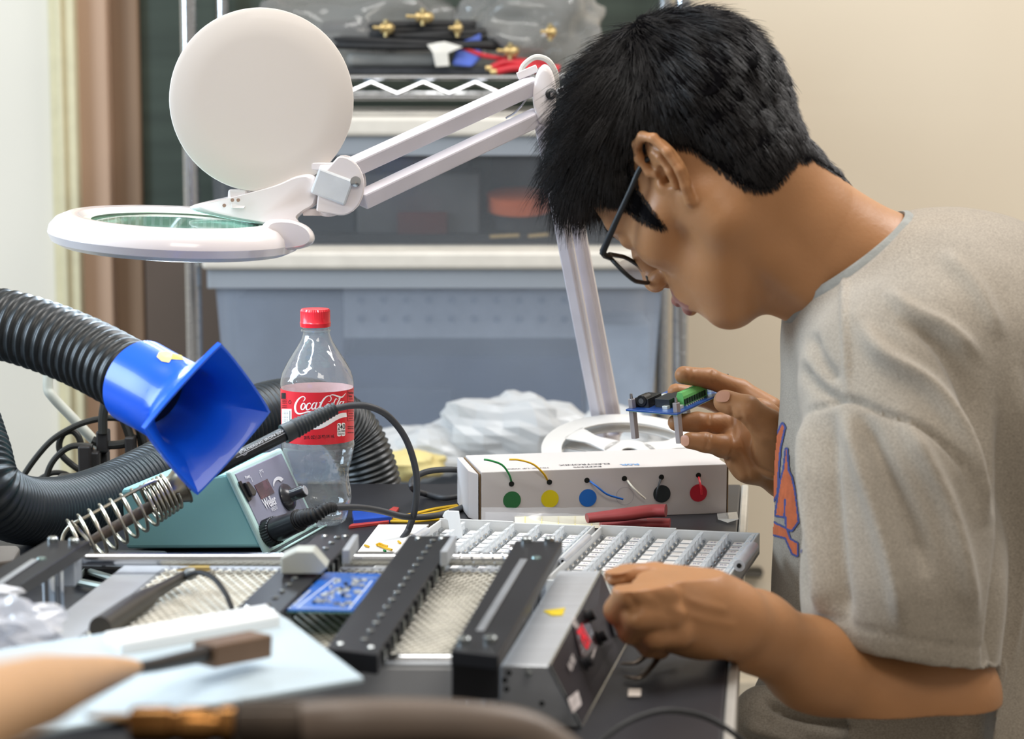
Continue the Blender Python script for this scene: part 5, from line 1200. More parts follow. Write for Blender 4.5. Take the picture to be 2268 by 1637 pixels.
# ------------------------------------------------------------------ the person
import openvdb
class Field:
    """signed distance field on a regular grid, shapes blended with a smooth union"""
    def __init__(s, lo, hi, res):
        s.lo = np.array(lo, float); s.res = res; s.n = np.ceil((np.array(hi) - s.lo) / res).astype(int) + 1
        s.D = np.full(s.n, .05, np.float32)
        s.ax = [s.lo[i] + res * np.arange(s.n[i]) for i in range(3)]
    def sub(s, lo, hi):
        a = np.clip(np.floor((np.array(lo) - s.lo) / s.res).astype(int), 0, s.n); b = np.clip(np.ceil((np.array(hi) - s.lo) / s.res).astype(int) + 1, 0, s.n)
        sl = tuple(slice(a[i], b[i]) for i in range(3))
        X, Y_, Z = np.meshgrid(s.ax[0][sl[0]], s.ax[1][sl[1]], s.ax[2][sl[2]], indexing='ij'); return sl, X, Y_, Z
    def put(s, sl, d, k, op='+'):
        a = s.D[sl]; d = d.astype(np.float32)
        if op == '+': h = np.clip(.5 + .5 * (a - d) / k, 0, 1); s.D[sl] = a * (1 - h) + d * h - k * h * (1 - h)
        else: d = -d; h = np.clip(.5 - .5 * (a - d) / k, 0, 1); s.D[sl] = a * (1 - h) + d * h + k * h * (1 - h)
    def cap(s, a, b, ra, rb, k=.01, op='+'):
        a = np.array(a, float); b = np.array(b, float); m = max(ra, rb) + k + s.res * 2
        sl, X, Y_, Z = s.sub(np.minimum(a, b) - m, np.maximum(a, b) + m); ab = b - a; L2 = max(ab.dot(ab), 1e-12)
        t = np.clip(((X - a[0]) * ab[0] + (Y_ - a[1]) * ab[1] + (Z - a[2]) * ab[2]) / L2, 0, 1)
        d = np.sqrt((X - a[0] - ab[0] * t) ** 2 + (Y_ - a[1] - ab[1] * t) ** 2 + (Z - a[2] - ab[2] * t) ** 2) - (ra + (rb - ra) * t)
        s.put(sl, d, k, op)
    def chain(s, pts, rs, k=.01, op='+'):
        for i in range(len(pts) - 1): s.cap(pts[i], pts[i + 1], rs[i], rs[i + 1], k, op)
    def ell(s, c, r, k=.01, op='+', R=None):
        c = np.array(c, float); r = np.array(r, float); m = r.max() + k + s.res * 2
        sl, X, Y_, Z = s.sub(c - m, c + m); q = [X - c[0], Y_ - c[1], Z - c[2]]
        if R is not None: q = [q[0] * R[i][0] + q[1] * R[i][1] + q[2] * R[i][2] for i in range(3)]
        k0 = np.sqrt(sum((q[i] / r[i]) ** 2 for i in range(3))); k1 = np.sqrt(sum((q[i] / r[i] ** 2) ** 2 for i in range(3)))
        s.put(sl, np.where(k1 > 1e-6, k0 * (k0 - 1) / np.maximum(k1, 1e-6), -r.min()), k, op)
    def cut(s, p, n, k=.001):     # remove the side the normal points to
        p = np.array(p); n = np.array(n) / np.linalg.norm(n)
        X, Y_, Z = np.meshgrid(*s.ax, indexing='ij'); d = (X - p[0]) * n[0] + (Y_ - p[1]) * n[1] + (Z - p[2]) * n[2]
        s.D = np.maximum(s.D, d.astype(np.float32))
    def mesh(s):
        D = s.D; D[0] = D[-1] = .05; D[:, 0] = D[:, -1] = .05; D[:, :, 0] = D[:, :, -1] = .05
        g = openvdb.FloatGrid(.05); g.copyFromArray(D)
        p, t, q = g.convertToPolygons(0.0, 0.0)
        return p * s.res + s.lo, [tuple(int(i) for i in f) for f in t] + [tuple(int(i) for i in f) for f in q]
def arr(v): return np.array((v.x, v.y, v.z))
def PA(px, py, Y): return arr(P(px, py, Y))

# head frame: forward, left (towards the camera), up
hP, hPhi = math.radians(50), math.radians(35)
_h = np.array((-math.cos(hPhi), math.sin(hPhi), 0.0))
Hf = _h * math.cos(hP) + np.array((0, 0, -math.sin(hP))); Hu = _h * math.sin(hP) + np.array((0, 0, math.cos(hP))); Hl = np.cross(Hu, Hf)
HC = PA(1580, 410, 2.03); HM = np.array([Hf, Hl, Hu])      # rows
def hw(p): return HC + np.asarray(p) @ HM                  # local (f, l, u) -> world
def hl(p): return (np.asarray(p) - HC) @ HM.T
neck = [(-.030, 0, -.015), hl(PA(1790, 548, 2.035)), hl(PA(1975, 665, 2.045))]
fd = Field((-.155, -.105, -.20), (.15, .115, .15), .0016)
fd.ell((-.010, 0, .050), (.096, .074, .086), .02)
fd.ell((.042, 0, .050), (.048, .060, .055), .03)
fd.ell((.038, 0, -.012), (.050, .050, .068), .03)
for s_ in (-1, 1):
    fd.cap((.058, s_ * .044, -.010), (.030, s_ * .060, -.004), .020, .014, .02)
    fd.cap((-.004, s_ * .050, -.048), (.066, s_ * .014, -.085), .019, .016, .025)
    fd.cap((.0, s_ * .055, .0), (-.004, s_ * .050, -.048), .019, .019, .02)
fd.ell((.036, 0, -.058), (.046, .042, .034), .03)
fd.ell((.072, 0, -.086), (.016, .020, .015), .015)
fd.ell((.082, 0, -.048), (.020, .026, .024), .016)
fd.chain([(.086, 0, .032), (.098, 0, .012), (.105, 0, -.008)], [.009, .0085, .0105], .010)
fd.ell((.107, 0, -.013), (.0105, .0105, .0095), .006)
for s_ in (-1, 1):
    fd.ell((.099, s_ * .0125, -.018), (.011, .0075, .0085), .005)
    fd.cap((.090, s_ * .010, .040), (.074, s_ * .044, .036), .0095, .009, .012)
    fd.ell((.096, s_ * .031, .021), (.012, .017, .012), .010, '-')
    fd.ell((.078, s_ * .031, .020), (.0125, .0135, .0125), .004)
    fd.ell((.106, s_ * .006, -.0235), (.005, .0035, .004), .002, '-')
for a, b, r0, r1 in (((.1035, 0, -.041), (.088, .022, -.0465), .0060, .003), ((.1035, 0, -.041), (.088, -.022, -.0465), .0060, .003), ((.100, 0, -.0545), (.087, .020, -.0495), .0072, .003), ((.100, 0, -.0545), (.087, -.020, -.0495), .0072, .003)):
    fd.cap(a, b, r0, r1, .003)
fd.ell((.094, 0, -.0680), (.007, .014, .005), .006, '-')
fd.chain(neck, [.058, .060, .078], .025)
# sternocleidomastoid hint
fd.cap((-.012, .056, -.030), hl(PA(1790, 640, 1.99)), .014, .012, .02)
# ears
for s_ in (1, -1):
    e0 = np.array((-.001, .0735, .010)); eu = np.array((-.16, .10, 1)); eu /= np.linalg.norm(eu); eb = np.array((-1, .52, -.12)); eb -= eu * eb.dot(eu); eb /= np.linalg.norm(eb); en = np.cross(eb, eu)
    if en[1] < 0: en = -en
    def ep(b, u, n=0):
        p = e0 + eb * b * 1.12 + eu * u * 1.12 + en * n * 1.1; return (p[0], p[1] * s_, p[2])
    Rr = [list(eb), list(eu), list(en)]
    if s_ < 0: Rr = [[r[0], -r[1], r[2]] for r in Rr]
    fd.ell(ep(.014, .006, -.002), (.019, .031, .0050), .004, R=Rr)
    fd.ell(ep(.0075, -.0255, .0), (.0085, .0105, .0042), .004, R=Rr)
    fd.ell(ep(-.003, -.006, -.004), (.009, .016, .006), .008, R=Rr)
    hx_ = [(.002, .004, .001), (-.0055, .013, .003), (-.003, .026, .004), (.006, .0345, .004), (.018, .0345, .004), (.0275, .026, .004), (.0305, .010, .004), (.0275, -.006, .0035), (.020, -.018, .003), (.012, -.028, .002)]
    fd.chain([ep(*q) for q in hx_], [.0030, .0036, .0042, .0043, .0043, .0042, .0040, .0038, .0040, .0045], .0028)
    fd.chain([ep(.012, .024, .002), ep(.0185, .013, .0035), ep(.018, -.001, .004), ep(.012, -.012, .004)], [.0026, .0034, .0036, .0036], .003)
    fd.ell(ep(-.0035, -.003, .003), (.0042, .0062, .0035), .003, R=Rr)
    fd.ell(ep(.006, .001, .002), (.0075, .0105, .0062), .0025, '-', R=Rr)
    fd.cap(ep(.002, -.001, .002), ep(.000, -.001, -.010), .0034, .0026, .001, '-')
    fd.ell(ep(.010, .0265, .0035), (.0085, .0055, .0034), .002, '-', R=Rr)
hv, hf_ = fd.mesh(); head_w = hw(hv)

# near (left) arm and lowered hand
la = Field(PA(1290, 1700, 1.60) - .02, PA(2230, 1180, 1.93) + .02, .0022)
la.chain([PA(2010, 1180, 1.87), PA(2030, 1350, 1.855), PA(2104, 1535, 1.835)], [.050, .048, .041], .02)
la.chain([PA(2100, 1552, 1.835), PA(1960, 1532, 1.825), PA(1800, 1472, 1.795), PA(1672, 1398, 1.740), PA(1610, 1368, 1.70)], [.0365, .0400, .0350, .0285, .0262], .02)
hwt = [PA(1610, 1372, 1.70), PA(1540, 1350, 1.69), PA(1475, 1332, 1.685)]
la.chain(hwt, [.0265, .029, .027], .02)
la.cap(PA(1540, 1320, 1.685), PA(1462, 1290, 1.675), .019, .015, .015)
la.cap(PA(1545, 1385, 1.69), PA(1480, 1385, 1.675), .022, .018, .015)
NH = [([PA(1468, 1284, 1.672), PA(1415, 1256, 1.660), PA(1372, 1250, 1.662), PA(1338, 1252, 1.668)], [.0150, .0110, .0088, .0080]),
      ([PA(1460, 1322, 1.655), PA(1392, 1312, 1.640), PA(1368, 1352, 1.655), PA(1392, 1388, 1.672)], [.0150, .0112, .0100, .0088]),
      ([PA(1478, 1362, 1.655), PA(1412, 1364, 1.642), PA(1398, 1398, 1.660), PA(1425, 1418, 1.680)], [.0140, .0108, .0095, .0082]),
      ([PA(1502, 1400, 1.660), PA(1452, 1408, 1.652), PA(1440, 1430, 1.672), PA(1462, 1440, 1.690)], [.0130, .0098, .0088, .0076]),
      ([PA(1520, 1300, 1.705), PA(1450, 1282, 1.725), PA(1392, 1276, 1.715), PA(1362, 1274, 1.695)], [.0170, .0125, .0098, .0086])]
for p_, r_ in NH: la.chain(p_, r_, .004)
av, af = la.mesh()

# far (right) hand holding the board
YO = .07
def Q(x, y, Y): return PA(x, y, Y + YO)
ra = Field(Q(1450, 1190, 2.02) - .02, Q(1960, 780, 2.30) + .02, .0017)
ra.chain([Q(1960, 1190, 2.26), Q(1830, 1110, 2.20), Q(1745, 1040, 2.135)], [.036, .030, .026], .02)
ra.chain([Q(1745, 1040, 2.135), Q(1690, 985, 2.12)], [.027, .024], .015)
ra.ell(Q(1675, 975, 2.125), (.034, .020, .042), .015)
ra.cap(Q(1660, 1030, 2.115), Q(1625, 985, 2.11), .0175, .014, .012)
FH = [([Q(1700, 912, 2.15), Q(1640, 866, 2.165), Q(1570, 838, 2.155), Q(1514, 831, 2.135)], [.0165, .0112, .0098, .0090]),
      ([Q(1690, 935, 2.155), Q(1615, 902, 2.185), Q(1550, 878, 2.195), Q(1497, 868, 2.185)], [.0150, .0110, .0095, .0085]),
      ([Q(1672, 958, 2.14), Q(1605, 940, 2.125), Q(1545, 936, 2.110), Q(1498, 936, 2.105)], [.0150, .0115, .0098, .0085]),
      ([Q(1655, 1000, 2.12), Q(1600, 988, 2.095), Q(1562, 980, 2.080), Q(1528, 976, 2.075)], [.0150, .0108, .0092, .0082]),
      ([Q(1722, 1010, 2.10), Q(1700, 945, 2.065), Q(1655, 905, 2.050), Q(1606, 889, 2.058)], [.0240, .0165, .0122, .0112])]
for p_, r_ in FH: ra.chain(p_, r_, .0045)
rv, rf = ra.mesh()

def projn(w_):
    d = w_ - np.array(CAM); zf = d[:, 1] * _cp - d[:, 2] * _sp; yu = d[:, 1] * _sp + d[:, 2] * _cp; return 1134 + F * d[:, 0] / zf, 818.5 - F * yu / zf
def polydist(x, y, poly):
    best = np.full(len(x), 1e9)
    for i in range(len(poly) - 1):
        a = poly[i]; b = poly[i + 1]; ab = b - a; t = np.clip(((x - a[0]) * ab[0] + (y - a[1]) * ab[1]) / ab.dot(ab), 0, 1)
        best = np.minimum(best, np.hypot(x - a[0] - ab[0] * t, y - a[1] - ab[1] * t))
    return best
def normals_of(v, f):
    me = bpy.data.meshes.new('tmp'); me.from_pydata(v.tolist(), [], f); bm = bmesh.new(); bm.from_mesh(me); bmesh.ops.recalc_face_normals(bm, faces=bm.faces); bm.to_mesh(me); bm.free()
    n = np.array([x.normal[:] for x in me.vertices]); bpy.data.meshes.remove(me); return n
def crease(v, f, lines):
    n = normals_of(v, f); x, y = projn(v); dv = v - np.array(CAM); fc_ = np.clip(-(n * dv).sum(1) / np.linalg.norm(dv, axis=1) * 3, 0, 1); d = np.zeros(len(v))
    for pts, w_, a in lines:
        q = np.array([(p.x, p.y) for p in catmull([V(px, py, 0) for px, py in pts], 5)]); d += a * np.exp(-(polydist(x, y, q) / w_) ** 2)
    return v + n * (d * fc_)[:, None]
rv = crease(rv, rf, [([(1618, 905), (1624, 950), (1622, 1000), (1598, 1038)], 4.5, -.0016), ([(1640, 930), (1648, 985), (1672, 1030), (1716, 1052)], 4.5, -.0014), ([(1570, 955), (1568, 975), (1562, 1000)], 4, -.0013),
     ([(1574, 915), (1572, 935)], 4, -.0012), ([(1580, 824), (1574, 846)], 4, -.0010), ([(1536, 814), (1532, 846)], 4, -.0008), ([(1640, 915), (1656, 948)], 5, -.0008), ([(1660, 925), (1690, 960), (1728, 965)], 5, -.0010), ([(1640, 1010), (1652, 1040), (1660, 1075)], 5, -.0009), ([(1600, 1012), (1620, 1030), (1632, 1060)], 5, -.0008)])
av = crease(av, af, [([(1336, 1276), (1360, 1284), (1384, 1278)], 6, -.0035), ([(1395, 1320), (1410, 1345), (1402, 1362)], 8, -.002), ([(1440, 1310), (1480, 1345), (1490, 1400)], 12, -.0012), ([(1470, 1290), (1530, 1330), (1600, 1350)], 10, .0010), ([(1480, 1345), (1550, 1370), (1620, 1385)], 9, .0010)])

# deeper trunk under the shirt joins head and arms
tk = Field(PA(1700, 1750, 1.8) - .05, PA(2400, 600, 2.3) + .1, .008)
tk.chain([PA(1985, 690, 2.05), PA(2080, 950, 2.05), PA(2070, 1300, 2.05), PA(2060, 1600, 2.05)], [.075, .105, .105, .105], .03)
tk.chain([PA(2000, 800, 2.05), PA(1985, 830, 1.93), PA(2010, 1180, 1.87)], [.06, .05, .046], .03)
tk.chain([PA(2000, 800, 2.05), PA(1985, 830, 2.20), PA(2010, 1250, 2.30), PA(1960, 1190, 2.33)], [.06, .05, .040, .034], .03)
kv, kf = tk.mesh()

person = thing('person', 'dark-haired person with glasses and grey T-shirt bending over the bench, holding up a circuit board', 'person', P(2050, 1700, 2.05))
def skin_mat():
    m = mat('skin', '#a97a53', .42, 0, .05, 14, .12, 260, spec=.35, sss=.12)
    return m
Mskin = skin_mat(); Mlip = mat('lip_skin', '#8f5a50', .4, 0, .05, 60, spec=.4, sss=.1); Mnail = mat('nail', '#c8967c', .25, 0, .02, spec=.5)
allv = np.concatenate([head_w, av, rv, kv]); off = [0, len(head_w), len(head_w) + len(av), len(head_w) + len(av) + len(rv)]
allf = list(hf_) + [tuple(i + off[1] for i in f) for f in af] + [tuple(i + off[2] for i in f) for f in rf] + [tuple(i + off[3] for i in f) for f in kf]
def from_arrays(name, v, f, mats, parent, smooth=True, mi=None):
    o_ = np.array(parent.location) if parent.parent is None else np.array(parent.parent.location)
    me = bpy.data.meshes.new(name); me.from_pydata((v - o_).tolist(), [], f)
    for m in mats: me.materials.append(m)
    if mi is not None: me.polygons.foreach_set('material_index', mi)
    bm = bmesh.new(); bm.from_mesh(me); bmesh.ops.recalc_face_normals(bm, faces=bm.faces); bm.to_mesh(me); bm.free()
    if smooth: me.shade_smooth()
    ob = bpy.data.objects.new(name, me); COL.objects.link(ob); ob.parent = parent; return ob
fc = np.array([hv[list(f)].mean(0) for f in hf_])
lip = ((fc[:, 0] > .088) & (np.abs(fc[:, 1]) < .024) & (fc[:, 2] < -.0375) & (fc[:, 2] > -.0610)).astype(int)
mi = np.concatenate([lip, np.zeros(len(allf) - len(hf_), int)])
body = from_arrays('body', allv, allf, [Mskin, Mlip], person, mi=mi)
# nails
def nail(px, py, w_, h_, par_v, par_f, ang):
    bv = BVHTree.FromPolygons([tuple(x) for x in par_v], par_f); r = ray(px, py).normalized(); hit, nn, _, _ = bv.ray_cast(CAM, r)
    if hit is None: return
    ux = (rt * math.cos(ang) + upc * math.sin(ang)); ux = (ux - nn * ux.dot(nn)).normalized(); uy = nn.cross(ux)
    m = MB(); N_ = 20; c = [hit + nn * .0011]
    c += [hit + nn * .0001 + ux * w_ * math.copysign(abs(math.cos(a)) ** .7, math.cos(a)) + uy * h_ * math.copysign(abs(math.sin(a)) ** .7, math.sin(a)) for a in [2 * PI * i / N_ for i in range(N_)]]
    m.add(c, [(0, i + 1, (i + 1) % N_ + 1) for i in range(N_)]); m.build('fingernail', Mnail, person, smooth=True, sharp=80)
nail(1601, 878, .0068, .0062, rv, rf, -.25); nail(1517, 976, .0050, .0052, rv, rf, 0)

# ------------------------------------------------------------------ hair
hairline = [(1150, 520), (1318, 470), (1346, 456), (1374, 463), (1402, 480), (1425, 494), (1453, 508), (1474, 514), (1478, 500), (1466, 482), (1444, 457), (1419, 421), (1408, 379), (1404, 350), (1440, 326), (1490, 328), (1529, 336), (1565, 362), (1607, 393), (1638, 418), (1672, 429), (1706, 426), (1734, 410), (1752, 378), (1767, 358), (1813, 372), (1853, 384), (1960, 380), (2000, -300), (1000, -300)]
hlp = np.array(hairline, float)
def inside_poly(x, y, poly):
    n = len(poly); c = np.zeros(len(x), bool); j = n - 1
    for i in range(n):
        xi, yi = poly[i]; xj, yj = poly[j]
        m = ((yi > y) != (yj > y)) & (x < (xj - xi) * (y - yi) / (yj - yi + 1e-12) + xi); c ^= m; j = i
    return c
def projn(w_):
    d = w_ - np.array(CAM); zf = d[:, 1] * _cp - d[:, 2] * _sp; yu = d[:, 1] * _sp + d[:, 2] * _cp; return 1134 + F * d[:, 0] / zf, 818.5 - F * yu / zf
def polytaper(x, y, poly):
    best = np.full(len(x), 1e9); tb = np.zeros(len(x)); n = len(poly) - 1
    for i in range(n):
        a = poly[i]; b = poly[i + 1]; ab = b - a; t = np.clip(((x - a[0]) * ab[0] + (y - a[1]) * ab[1]) / ab.dot(ab), 0, 1)
        d = np.hypot(x - a[0] - ab[0] * t, y - a[1] - ab[1] * t); m = d < best; best[m] = d[m]; tb[m] = ((i + t) / n)[m]
    return best, np.clip(np.sin(np.pi * np.clip(tb, .02, .98)) * 1.8, 0, 1)
def polydist(x, y, poly):
    best = np.full(len(x), 1e9)
    for i in range(len(poly) - 1):
        a = poly[i]; b = poly[i + 1]; ab = b - a; t = np.clip(((x - a[0]) * ab[0] + (y - a[1]) * ab[1]) / ab.dot(ab), 0, 1)
        best = np.minimum(best, np.hypot(x - a[0] - ab[0] * t, y - a[1] - ab[1] * t))
    return best
mir = hv.copy(); mir[:, 1] = np.abs(mir[:, 1]); mx_, my_ = projn(hw(mir))
ok = inside_poly(mx_, my_, hlp) & ~((mir[:, 1] > .0775) & (mir[:, 2] < .052) & (mir[:, 0] < .03)) & (hv[:, 2] > -.075)
edge = polydist(mx_, my_, hlp[:-3])
# the mirrored outline test only holds on the side that faces out; fill crown and back by position
back = (np.abs(hv[:, 1]) < .045) & (hv[:, 0] < .02) & (hv[:, 2] > -.035 + .0 * hv[:, 0])
front_ok = ~((hv[:, 0] > .060) & (hv[:, 2] < .066))
ok = (ok | (back & (hv[:, 2] > -.03))) & front_ok
# normals
me_ = body.data
nrm = np.zeros((len(me_.vertices), 3), np.float32); me_.vertices.foreach_get('normal', nrm.ravel()) if False else None
nn_ = np.array([v.normal[:] for v in me_.vertices[:len(hv)]])
nloc = nn_ @ HM.T
topw = np.clip((hv[:, 2] - .035) / .06, 0, 1) * np.clip((hv[:, 0] + .11) / .10, .35, 1)
thick = (.004 + .020 * topw + .013 * np.clip((-hv[:, 0] - .01) / .06, 0, 1) * np.clip((hv[:, 2] + .02) / .05, 0, 1)) * np.clip(edge / 70, .05, 1)
thick = np.where(ok, thick, 0)
okf = [f for f in hf_ if all(ok[i] for i in f)]
capf = [f for f in okf if min(edge[i] for i in f) > 7 or hv[f[0], 1] < .0]
nzv = np.array([noise.noise(Vector(p) * 70) for p in hv]) * .35 + 1
cap_w = head_w + nn_ * (thick * nzv + .0012)[:, None]
used = sorted({i for f in capf for i in f}); remap = {i: k for k, i in enumerate(used)}
capV = cap_w[used]; capF = [tuple(remap[i] for i in f) for f in capf]
# strands
rng = np.random.default_rng(11); NS = 52000
tri = np.array([f[:3] for f in okf]); 
pa_, pb2, pc2 = head_w[tri[:, 0]], head_w[tri[:, 1]], head_w[tri[:, 2]]; areas = np.linalg.norm(np.cross(pb2 - pa_, pc2 - pa_), axis=1)
wgt = areas * (1 + 1.2 * (pa_[:, 1] < HC[1]))
idx = rng.choice(len(tri), NS, p=wgt / wgt.sum()); u_, v_ = rng.random(NS), rng.random(NS); sw = u_ + v_ > 1; u_[sw] = 1 - u_[sw]; v_[sw] = 1 - v_[sw]
t3 = tri[idx]; W0 = 1 - u_ - v_
def lerp3(A): return A[t3[:, 0]] * W0[:, None] + A[t3[:, 1]] * u_[:, None] + A[t3[:, 2]] * v_[:, None]
rootw = lerp3(head_w); rl_ = lerp3(hv); rn_ = lerp3(nloc); rn_ /= np.linalg.norm(rn_, axis=1)[:, None]
tw = lerp3(topw[:, None])[:, 0]; th_ = lerp3((thick * nzv)[:, None])[:, 0]; ed = lerp3(edge[:, None])[:, 0]
flow = np.stack([.55 + .5 * tw, 0 * tw, -1 + .95 * tw], 1)                # forward on top, down on the sides
bk = np.clip(-(rl_[:, 0] + .03) / .05, 0, 1); flow = flow * (1 - bk)[:, None] + np.array((-.15, 0, -1)) * bk[:, None]
fr2 = np.clip((rl_[:, 0] - .05) / .03, 0, 1); flow = flow * (1 - fr2)[:, None] + np.array((.75, 0.05, -.35)) * fr2[:, None]
flow -= rn_ * (flow * rn_).sum(1)[:, None]; flow /= np.linalg.norm(flow, axis=1)[:, None] + 1e-9
# clumps
cell = np.floor(rl_ * 110).astype(int); hs_ = (cell[:, 0] * 73856093 ^ cell[:, 1] * 19349663 ^ cell[:, 2] * 83492791) % 100003
crng = np.random.default_rng(5).normal(size=(100003, 3)); cl_ = crng[hs_]
lift = .24 + .70 * tw + .1 * fr2
dirn = flow * 1.0 + rn_ * lift[:, None] + cl_ * (.09 + .24 * tw)[:, None] + rng.normal(size=(NS, 3)) * .10
dirn /= np.linalg.norm(dirn, axis=1)[:, None]
Ls = (.013 + .029 * tw + .006 * fr2) * rng.uniform(.65, 1.25, NS) * np.clip(ed / 45, .35, 1)
root = rl_ + rn_ * (th_ * rng.uniform(.5, 1.05, NS))[:, None]
segs = 4; P_ = [root]
cur = dirn.copy()
for k in range(segs):
    cur = cur + flow * .22 + np.array((0.05, 0, -.05)) ; cur /= np.linalg.norm(cur, axis=1)[:, None]
    P_.append(P_[-1] + cur * (Ls / segs)[:, None])
P_ = np.stack(P_, 1); P_ = hw(P_.reshape(-1, 3)).reshape(NS, segs + 1, 3)
view = P_[:, 0] - np.array(CAM); tg = P_[:, -1] - P_[:, 0]
s1 = np.cross(tg, view); s1 /= np.linalg.norm(s1, axis=1)[:, None] + 1e-9; s2 = np.cross(tg, s1); s2 /= np.linalg.norm(s2, axis=1)[:, None] + 1e-9
wd_ = np.linspace(1, .15, segs + 1) * .00036
ring = np.stack([s1, -.5 * s1 + .87 * s2, -.5 * s1 - .87 * s2], 1)
SV = P_[:, :, None, :] + ring[:, None, :, :] * wd_[None, :, None, None]; SV = SV.reshape(-1, 3)
base_i = (np.arange(NS) * (segs + 1) * 3)[:, None, None]
fl = []
for j in range(segs):
    for k in range(3): fl.append([j * 3 + k, j * 3 + (k + 1) % 3, (j + 1) * 3 + (k + 1) % 3, (j + 1) * 3 + k])
SF = (base_i + np.array(fl)[None]).reshape(-1, 4)
Mhair = mat('black_hair', '#1f1b1b', .42, 0, .25, 120, spec=.55)
def fast_mesh(name, v, quads, m, parent):
    o_ = np.array(parent.location); me = bpy.data.meshes.new(name); me.vertices.add(len(v)); me.vertices.foreach_set('co', (v - o_).astype(np.float32).ravel())
    me.loops.add(len(quads) * 4); me.loops.foreach_set('vertex_index', quads.astype(np.int32).ravel()); me.polygons.add(len(quads)); me.polygons.foreach_set('loop_start', np.arange(0, len(quads) * 4, 4, dtype=np.int32))
    me.update(calc_edges=True); me.materials.append(m); me.shade_smooth()
    ob = bpy.data.objects.new(name, me); COL.objects.link(ob); ob.parent = parent; return ob
hair = from_arrays('hair', capV, capF, [mat('hair_underlayer', '#0b0a0c', .95, 0, .2, 200, spec=.05)], person)
stn = fast_mesh('hair_strands', SV, SF, Mhair, person); stn.parent = hair; stn['kind'] = 'stuff'
# eyebrow hairs
eb_ = MB()
for s_ in (-1, 1):
    for i in range(120):
        t = random.random(); p = np.array((.0985 - .017 * t, s_ * (.012 + .032 * t), .041 - .003 * t + random.uniform(-.003, .003)))
        q = p + np.array((.003, s_ * .004, random.uniform(.000, .003))); eb_.tube([Vector(hw(p)), Vector(hw(q))], [.0003, .0001], 3, False)
eb_.build('eyebrows', Mhair, person, kind='stuff')

# ------------------------------------------------------------------ T-shirt
ts = Field(PA(1690, 1760, 1.74) - .06, PA(2560, 420, 2.30) + .06, .0038)
ts.ell(PA(2100, 760, 2.05), (.140, .175, .108), .05)
ts.ell(PA(2100, 900, 2.05), (.143, .185, .17), .05)
ts.ell(PA(2088, 1180, 2.05), (.152, .168, .20), .05)
ts.ell(PA(2075, 1540, 2.05), (.155, .165, .22), .05)
ts.ell(PA(1900, 705, 2.045), (.050, .080, .050), .04)           # towards the collar
ts.cap(PA(1905, 612, 2.04), PA(2010, 690, 2.05), .062, .088, .03)
# near sleeve
ts.chain([PA(2000, 740, 1.99), PA(1985, 850, 1.92), PA(1992, 1080, 1.865), PA(2000, 1300, 1.845), PA(2003, 1560, 1.84)], [.070, .070, .070, .0740, .080], .045)
ts.chain([PA(1990, 760, 2.10), PA(1985, 850, 2.20), PA(2000, 1120, 2.28)], [.070, .066, .062], .045)
# skirt of the shirt lying over the lap
ts.cap(PA(1780, 1620, 2.02), PA(1900, 1640, 2.04), .052, .06, .04)
ts.cap(PA(1692, 1588, 1.97), PA(1960, 1650, 1.99), .027, .055, .015)
ts.cap(PA(1680, 1660, 1.97), PA(1960, 1740, 1.99), .024, .06, .015)
tsD = ts.D
# neck opening and sleeve opening
nc_ = PA(1874, 578, 2.035); nax = PA(1780, 500, 2.035) - PA(1874, 630, 2.035); e1 = PA(2003, 482, 2.035) - PA(1740, 672, 2.035); e1 /= np.linalg.norm(e1); nax = np.cross(np.array((0, 1, 0)), e1)
if nax[2] < 0: nax = -nax
X, Y_, Z = np.meshgrid(*ts.ax, indexing='ij')
d = (X - nc_[0]) * nax[0] + (Y_ - nc_[1]) * nax[1] + (Z - nc_[2]) * nax[2]
near_neck = ((X - nc_[0]) ** 2 + (Y_ - nc_[1]) ** 2 + (Z - nc_[2]) ** 2) < .13 ** 2
ts.D = np.where(near_neck, np.maximum(ts.D, d), ts.D).astype(np.float32)
# cut the sleeve end with a plane sloping like the hem; only the arm side
pA, pB = PA(1808, 1400, 1.84), PA(2192, 1472, 1.84); hd2 = pB - pA; hn = np.cross(hd2, np.array((.0, 1, -.10))); hn /= np.linalg.norm(hn)
if hn[2] > 0: hn = -hn
dh = (X - pA[0]) * hn[0] + (Y_ - pA[1]) * hn[1] + (Z - pA[2]) * hn[2]
only = (Y_ < 1.915)
ax_s = [PA(1992, 1080, 1.865), PA(2003, 1560, 1.84)]
ts.D = np.where(only & (Z < pB[2] + .03) & (X < PA(2230, 1400, 1.84)[0]), np.maximum(ts.D, dh), ts.D).astype(np.float32)
# hollow inside the sleeve
ts.cap(PA(1996, 1230, 1.85), PA(2003, 1600, 1.84), .066, .0775, .003, '-')
sv, sf = ts.mesh()
